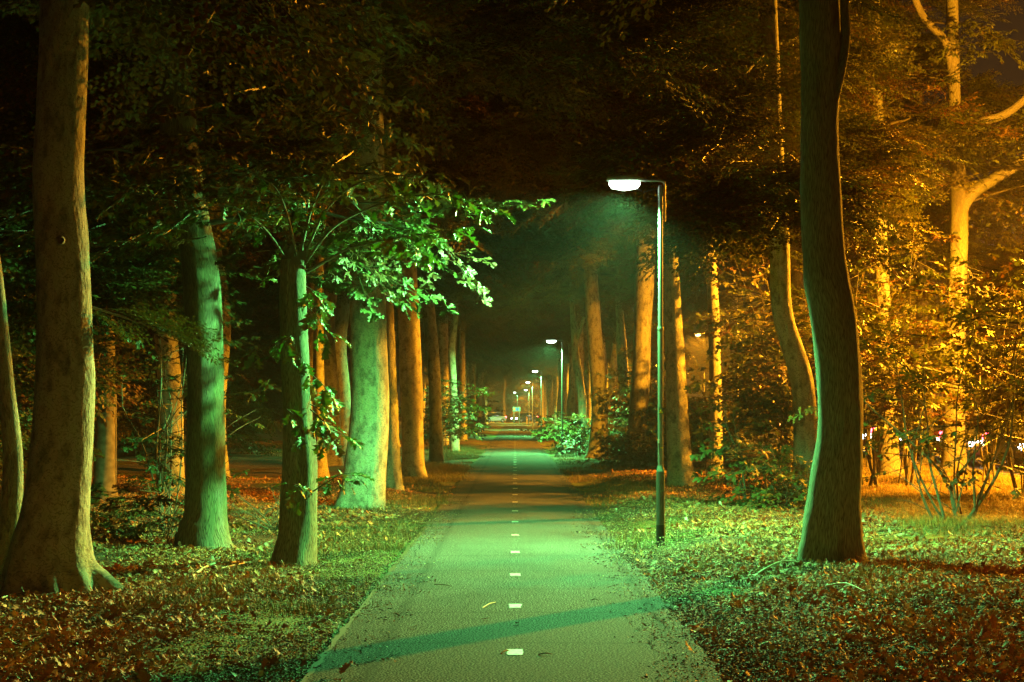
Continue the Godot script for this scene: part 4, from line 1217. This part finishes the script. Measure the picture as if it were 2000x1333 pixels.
func litter() -> void:
	var meshes := []
	for k in 5: meshes.append(litter_patch(85, 0.4, 0.16))
	var spots := []
	for k in 8000:
		var d := 10.5 + 34.0 * pow(rng.randf(), 1.35)
		var s := -1.0 if rng.randf() < 0.5 else 1.0
		var x := s * rr(1.35, minf(1.4 + 0.3 * d, 10.0))
		var bare := moss_at(x, d)
		var far := smoothstep(1.3, 2.6, absf(x))
		var drift := smoothstep(-0.28, 0.12, lay.get_noise_2d(x * 11.0 + 500.0, d * 8.0))
		if rng.randf() < (1.0 - bare * 0.95) * (0.08 + 0.92 * far) * (0.22 + 0.78 * drift): spots.append(Vector2(x, d))
	cover("leaf_litter", "fallen brown and pale leaves covering the woodland floor", meshes, M.litter, spots, [Color(0.42, 0.33, 0.25), Color(0.5, 0.36, 0.25), Color(0.42, 0.37, 0.3)], 0.6, 0.95)
	var big := []
	for k in 3:
		var b := Buf.new()
		b.smooth = false
		for q in 9:
			var a := rng.randf() * TAU
			var bs := facing(Vector3(cos(a), rr(-0.1, 0.5), sin(a)), Vector3(rr(-0.6, 0.6), 1, rr(-0.6, 0.6)))
			leaf(b, Transform3D(bs, Vector3(rr(-0.5, 0.5), rr(0.01, 0.03), rr(-0.5, 0.5))), OAKFINE_T, OAKFINE_W, rr(0.1, 0.15), rr(0.075, 0.11), rr(-0.1, 0.5), rr(-0.6, 0.6), [Color(0.42, 0.2, 0.08), Color(0.55, 0.4, 0.22), Color(0.3, 0.15, 0.07), Color(0.75, 0.68, 0.5)][rng.randi() % 4])
		big.append(b.mesh())
	var wide := []
	for k in 400:
		var d := 11.0 + 22.0 * pow(rng.randf(), 1.3)
		var x := (-1.0 if rng.randf() < 0.5 else 1.0) * rr(1.6, 1.6 + 0.25 * d)
		if lay.get_noise_2d(x * 9.0 + 40.0, d * 6.0) > -0.15: wide.append(Vector2(x, d))
	cover("leaf_litter", "larger curled oak leaves lying over the litter", big, M.litter, wide, [Color(0.8, 0.8, 0.8), Color(0.6, 0.56, 0.5)], 0.55, 0.85)
	var bm := []
	for k in 4: bm.append(bits_patch(120, 0.4))
	spots = []
	for k in 3800:
		var d := 10.6 + 20.0 * pow(rng.randf(), 1.4)
		var s := -1.0 if rng.randf() < 0.5 else 1.0
		var x := s * (1.28 + rr(0.0, 6.0) * rng.randf())
		if moss_at(x, d) < 0.5 or rng.randf() < 0.45: spots.append(Vector2(x, d))
	for k in 90:
		var d := 10.8 + 24.0 * pow(rng.randf(), 1.3)
		spots.append(Vector2((-1.0 if rng.randf() < 0.5 else 1.0) * (1.6 - 0.45 * pow(rng.randf(), 2.0)), d))
	cover("leaf_litter", "small bits of bark, husks and broken leaves on the moss by the path", bm, M.litter, spots, [Color(1, 1, 1), Color(0.8, 0.8, 0.8)], 0.8, 1.2)
	var gm := []
	for k in 4: gm.append(grass_patch(80, 0.24, 0.09))
	spots = []
	for k in 4600:
		var d := 15.0 + 75.0 * pow(rng.randf(), 1.2)
		var s := -1.0 if rng.randf() < 0.42 else 1.0
		var x := s * (1.3 + rr(0.0, 1.0) * (1.6 if s < 0 else 10.0))
		if absf(x) < 2.6 and d < 22.0 and rng.randf() < 0.85: continue
		if lay.get_noise_2d(x * 4.0 + 900.0, d * 2.0) > -0.1: spots.append(Vector2(x, d))
	cover("verge_grass", "thin dry grass along the verges", gm, M.grass, spots, [Color(0.07, 0.09, 0.025), Color(0.12, 0.11, 0.04), Color(0.15, 0.12, 0.05)], 0.7, 1.8)
	var tall := []
	for k in 3: tall.append(grass_patch(80, 0.3, 0.15))
	spots = []
	for k in 3200:
		var d := 25.0 + 45.0 * pow(rng.randf(), 1.3)
		var x := rr(5.4, 12.2)
		if x > 0.17 * d: spots.append(Vector2(x, d))
	cover("verge_grass", "yellow dry grass on the lit verge before the road", tall, M.grass, spots, [Color(0.34, 0.26, 0.08), Color(0.4, 0.3, 0.1), Color(0.26, 0.21, 0.06)], 0.8, 1.5)
	# single pieces that lie on the path
	var b := Buf.new()
	b.smooth = false
	leaf(b, Transform3D(), OAKFINE_T, OAKFINE_W, 0.12, 0.09, 0.35, -0.3, Color.WHITE)
	var lm := b.mesh()
	var pale := mat(0.6, Color(0.5, 0.42, 0.26))
	var brown := mat(0.7, Color(0.16, 0.07, 0.03))
	var on := [[665, 1326, "pale curled leaf beside the path's crumbled edge", pale], [700, 1310, "red-brown leaf by the cracked path edge", brown], [1385, 1202, "large pale leaf lying on the mossy verge", pale], [1425, 1228, "pale leaf on the moss next to a grass tuft", pale], [940, 1215, "small brown leaf on the path between the two nearest dashes", brown], [1004, 1224, "dark leaf scrap just behind the nearest dash", brown], [1145, 1075, "brown leaf near the path's edge opposite the lamp post", brown], [1262, 1230, "dark leaf on the path's lamp side near the verge", brown], [800, 1232, "little brown leaf alone on the open asphalt", brown], [750, 1150, "pale leaf sitting on the path's mossy edge", pale]]
	for e in on:
		var p := at(e[0], e[1], gd(e[1]))
		p.y = 0.024 if absf(p.x) < 1.25 else bump_at(p.x, -p.z) + 0.03
		var o := put("fallen_leaf", lm, e[3], self, p)
		o.rotation = Vector3(rr(-0.2, 0.2), rr(0, TAU), rr(-0.2, 0.2))
		o.scale = Vector3.ONE * (1.0 if e[3] == pale else 0.55)
		tag(o, e[2], "leaf", "single leaves on and by the path")
	var fallen := [[372, 1124, 418, 1104, 492, 1090, 0.016, "pale fallen branch between the massive beech and the snag"], [432, 1112, 470, 1106, 520, 1086, 0.01, "thin fallen stick lying beyond the pale fallen branch"], [2, 1190, 40, 1178, 76, 1184, 0.009, "thin pale twig lying before the massive beech's roots"], [1480, 1140, 1530, 1128, 1600, 1131, 0.012, "fallen stick in front of the black leaning trunk"], [1610, 1178, 1650, 1180, 1690, 1190, 0.01, "short stick among the leaves on the lamp side"]]
	for e in fallen:
		var l := []
		for q in 3:
			var p := at(e[2 * q], e[2 * q + 1], gd(e[2 * q + 1]))
			p.y = bump_at(p.x, -p.z) + 0.035
			l.append(p)
		var base: Vector3 = l[0]
		var fb := Buf.new()
		tube(fb, smooth_path([[l[0] - base, e[6]], [l[1] - base + Vector3(0, 0.03, 0), e[6] * 0.8], [l[2] - base, e[6] * 0.3]], 0.08), 7, Vector2(0.3, 0.8), 0.06, rng.randf())
		tag(put("fallen_branch", fb.mesh(), pale, self, base), e[7], "branch", "fallen sticks on the woodland floor")
	var twigs := [[943, 1192, 968, 1181, "pale curved twig on the path before a dash"], [978, 1283, 994, 1276, "short twig touching the nearest dash"], [848, 1146, 882, 1150, "thin dark twig across the path's asphalt"], [1052, 1284, 1080, 1284, "dark straight twig beside the nearest dash"], [1156, 1176, 1170, 1178, "black hooked twig on the path's lamp side"]]
	for e in twigs:
		var p := at(e[0], e[1], gd(e[1]))
		var q := at(e[2], e[3], gd(e[3]))
		p.y = 0.018
		q.y = 0.018
		b = Buf.new()
		var mid := (p + q) / 2 + Vector3(0, 0.012, 0.03)
		tube(b, smooth_path([[Vector3.ZERO, 0.005], [mid - p, 0.0045], [q - p, 0.002]], 0.03), 6)
		tag(put("twig", b.mesh(), pale if e[0] == 943 else M.stem, self, p), e[4], "twig", "twigs on the path")

func sign_face(o: Node3D, lo: Vector3, hi: Vector3) -> void:
	put("panel", box(lo, hi, 0.01), M.white, o)

func traffic() -> void:
	var car := make_car()
	var tone := ["pale grey", "dark", "white", "red", "navy"]
	var rank := ["first", "second", "third", "fourth", "fifth", "sixth", "seventh", "eighth", "ninth", "tenth", "eleventh", "twelfth", "thirteenth", "fourteenth", "last"]
	var d := 47.0
	for k in 15:
		var o: Node3D = car if k == 0 else copy_of(car, Vector3.ZERO, 0.0)
		if k == 0: o.name = "car"
		o.position = Vector3(14.3, 0.035, -d)
		o.rotation.y = 0.0
		paint(o, k % 5)
		tag(o, "%s car, %s in the oncoming line with white headlights on" % [tone[k % 5], rank[k]], "car", "oncoming cars with white headlights")
		d += 5.3 + 0.12 * k + rr(0.0, 0.6)
	used["car"] = 15
	d = 58.0
	for k in 11:
		var o := copy_of(car, Vector3(17.6, 0.035, -d), PI)
		paint(o, (k + 3) % 5)
		tag(o, "%s car, %s in the departing lane with red tail lights glowing" % [tone[(k + 3) % 5], rank[k] if k < 10 else "last"], "car", "departing cars with red tail lights")
		d += 6.0 + 0.2 * k + rr(0.0, 1.0)
	var xs := [-3.4, 1.4, 6.4]
	var cl := ["white car turning onto the crossing road, headlights toward the path", "dark car passing the path's far end, headlights on", "grey car following over the crossing road"]
	for k in 3:
		var o := copy_of(car, Vector3(xs[k], 0.03, -286.0), -0.9)
		paint(o, [2, 1, 0][k])
		tag(o, cl[k], "car", "cars on the crossing road")
	# signs
	var o := thing("warning_sign", at(1414, 806, 104.0) * Vector3(1, 0, 1), 0.0, "small triangular warning sign with a plate below, between orange trunks", "road sign")
	put("post", lathe([[0.03, -0.2], [0.03, 2.55]], 10), M.housing, o)
	var b := Buf.new()
	b.smooth = false
	prism(b, [Vector2(-0.36, 0), Vector2(0.36, 0), Vector2(0, 0.62)], 0.02)
	put("triangle_border", b.mesh(), M.red, o, Vector3(0, 1.9, 0.05))
	b = Buf.new()
	prism(b, [Vector2(-0.25, 0), Vector2(0.25, 0), Vector2(0, 0.43)], 0.02)
	put("triangle_field", b.mesh(), M.white, o, Vector3(0, 1.965, 0.056))
	b = Buf.new()
	prism(b, [Vector2(-0.035, 0.13), Vector2(0.035, 0.13), Vector2(0.05, 0.28), Vector2(-0.05, 0.28)], 0.02)
	prism(b, [Vector2(-0.035, 0.04), Vector2(0.035, 0.04), Vector2(0.035, 0.1), Vector2(-0.035, 0.1)], 0.02)
	put("symbol", b.mesh(), M.black, o, Vector3(0, 1.965, 0.062)).set_meta("kind", "stuff")
	put("plate", box(Vector3(-0.33, 1.48, 0.04), Vector3(0.33, 1.86, 0.06), 0.005), M.white, o)
	for k in 2: put("plate_line", box(Vector3(-0.26, 1.56 + 0.15 * k, 0.06), Vector3(0.26, 1.62 + 0.15 * k, 0.064), 0.002), M.black, o)
	put("second_sign", lathe([[0.0, -0.16], [0.16, -0.16], [0.16, 0.0], [0.2, 0.1], [0.0, 0.14]], 14), M.white, o, Vector3(0, 3.2, 0))
	put("mast", lathe([[0.028, 2.5], [0.028, 3.15]], 8), M.housing, o)

	o = thing("direction_sign", at(1516, 806, 78.0) * Vector3(1, 0, 1), 0.0, "blue double road sign with white borders half hidden by yellow leaves", "road sign")
	for s in [-1.0, 1.0]:
		put("post", lathe([[0.035, -0.2], [0.035, 2.1]], 10), M.housing, o, Vector3(0.28 * s, 0, -0.05))
		put("panel_border", box(Vector3(0.29 * s - 0.265, 1.42, 0), Vector3(0.29 * s + 0.265, 2.12, 0.02), 0.01), M.white, o)
		put("panel", box(Vector3(0.29 * s - 0.24, 1.46, 0.02), Vector3(0.29 * s + 0.24, 1.95, 0.026), 0.01), M.blue, o)
	put("symbol", box(Vector3(-0.11, 1.5, 0.026), Vector3(-0.08, 1.82, 0.03), 0.002), M.white, o)
	put("symbol", box(Vector3(-0.19, 1.66, 0.026), Vector3(-0.11, 1.69, 0.03), 0.002), M.white, o)

	o = thing("place_sign", at(1009, 806, 280.0) * Vector3(1, 0, 1), 0.0, "small white road sign with a blue panel at the path's end", "road sign")
	for s in [-1.0, 1.0]: put("post", lathe([[0.04, -0.2], [0.04, 2.5]], 8), M.housing, o, Vector3(0.4 * s, 0, -0.06))
	put("panel_board", box(Vector3(-0.58, 1.75, 0), Vector3(0.58, 2.4, 0.03), 0.02), M.housing, o)
	put("panel_field", box(Vector3(-0.14, 1.85, 0.03), Vector3(0.34, 2.3, 0.036), 0.01), M.blue, o)
	put("panel_field", box(Vector3(-0.46, 1.9, 0.03), Vector3(-0.2, 2.26, 0.036), 0.01), M.yellow, o)
	o = thing("bollard", at(1029, 806, 262.0) * Vector3(1, 0, 1), 0.0, "white bollard at the side of the path before the crossing", "bollard")
	put("post", lathe([[0.09, -0.2], [0.09, 0.95], [0.07, 1.0]], 12), M.white, o)
	put("band", lathe([[0.0925, 0.75], [0.0925, 0.87]], 12), M.red, o)
	# lone lamp far off in the wood
	o = thing("garden_lamp", at(225, 806, 40.0) * Vector3(1, 0, 1), 0.0, "tiny orange lamp shining far off through the dark wood", "lamp")
	put("post", lathe([[0.03, -0.2], [0.025, 2.18]], 8), M.housing, o)
	put("lamp_bulb", lathe([[0.01, -0.05], [0.04, -0.03], [0.05, 0.0], [0.04, 0.035], [0.01, 0.05]], 12), M.far_glow, o, Vector3(0, 2.25, 0))
	var l := OmniLight3D.new()
	l.name = "lamp_light"
	l.light_color = Color(1.0, 0.36, 0.04).linear_to_srgb()
	l.light_energy = 0.5
	l.omni_range = 40.0
	l.omni_attenuation = 2.0
	l.light_size = 0.04
	l.shadow_enabled = true
	o.add_child(l, true)
	l.position = Vector3(0, 2.25, 0)
	# stickers on the tall lamp post
	var post := get_node("path_lamp")
	put("sticker", box(Vector3(-0.022, 1.44, 0.026), Vector3(0.03, 1.52, 0.0325), 0.002), M.sleeve, post)
	b = Buf.new()
	prism(b, [Vector2(-0.024, 0), Vector2(0.024, 0), Vector2(0, 0.05)], 0.003)
	put("warning_triangle", b.mesh(), M.yellow, post, Vector3(0.003, 1.452, 0.0345))
	put("number_plate", box(Vector3(-0.03, 1.1, 0.018), Vector3(-0.01, 1.145, 0.034), 0.002), M.white, post)
	put("number_plate", box(Vector3(0.0, 1.04, 0.024), Vector3(0.028, 1.055, 0.0335), 0.001), M.plate, post)

func prism(b: Buf, outline: Array, thick: float) -> void:
	b.smooth = false
	var n := outline.size()
	for k in range(1, n - 1):
		b.tri(Vector3(outline[0].x, outline[0].y, thick / 2), Vector3(outline[k + 1].x, outline[k + 1].y, thick / 2), Vector3(outline[k].x, outline[k].y, thick / 2), Color.WHITE)
		b.tri(Vector3(outline[0].x, outline[0].y, -thick / 2), Vector3(outline[k].x, outline[k].y, -thick / 2), Vector3(outline[k + 1].x, outline[k + 1].y, -thick / 2), Color.WHITE)
	for k in n:
		var p: Vector2 = outline[k]
		var q: Vector2 = outline[(k + 1) % n]
		b.tri(Vector3(p.x, p.y, -thick / 2), Vector3(p.x, p.y, thick / 2), Vector3(q.x, q.y, thick / 2), Color.WHITE)
		b.tri(Vector3(p.x, p.y, -thick / 2), Vector3(q.x, q.y, thick / 2), Vector3(q.x, q.y, -thick / 2), Color.WHITE)
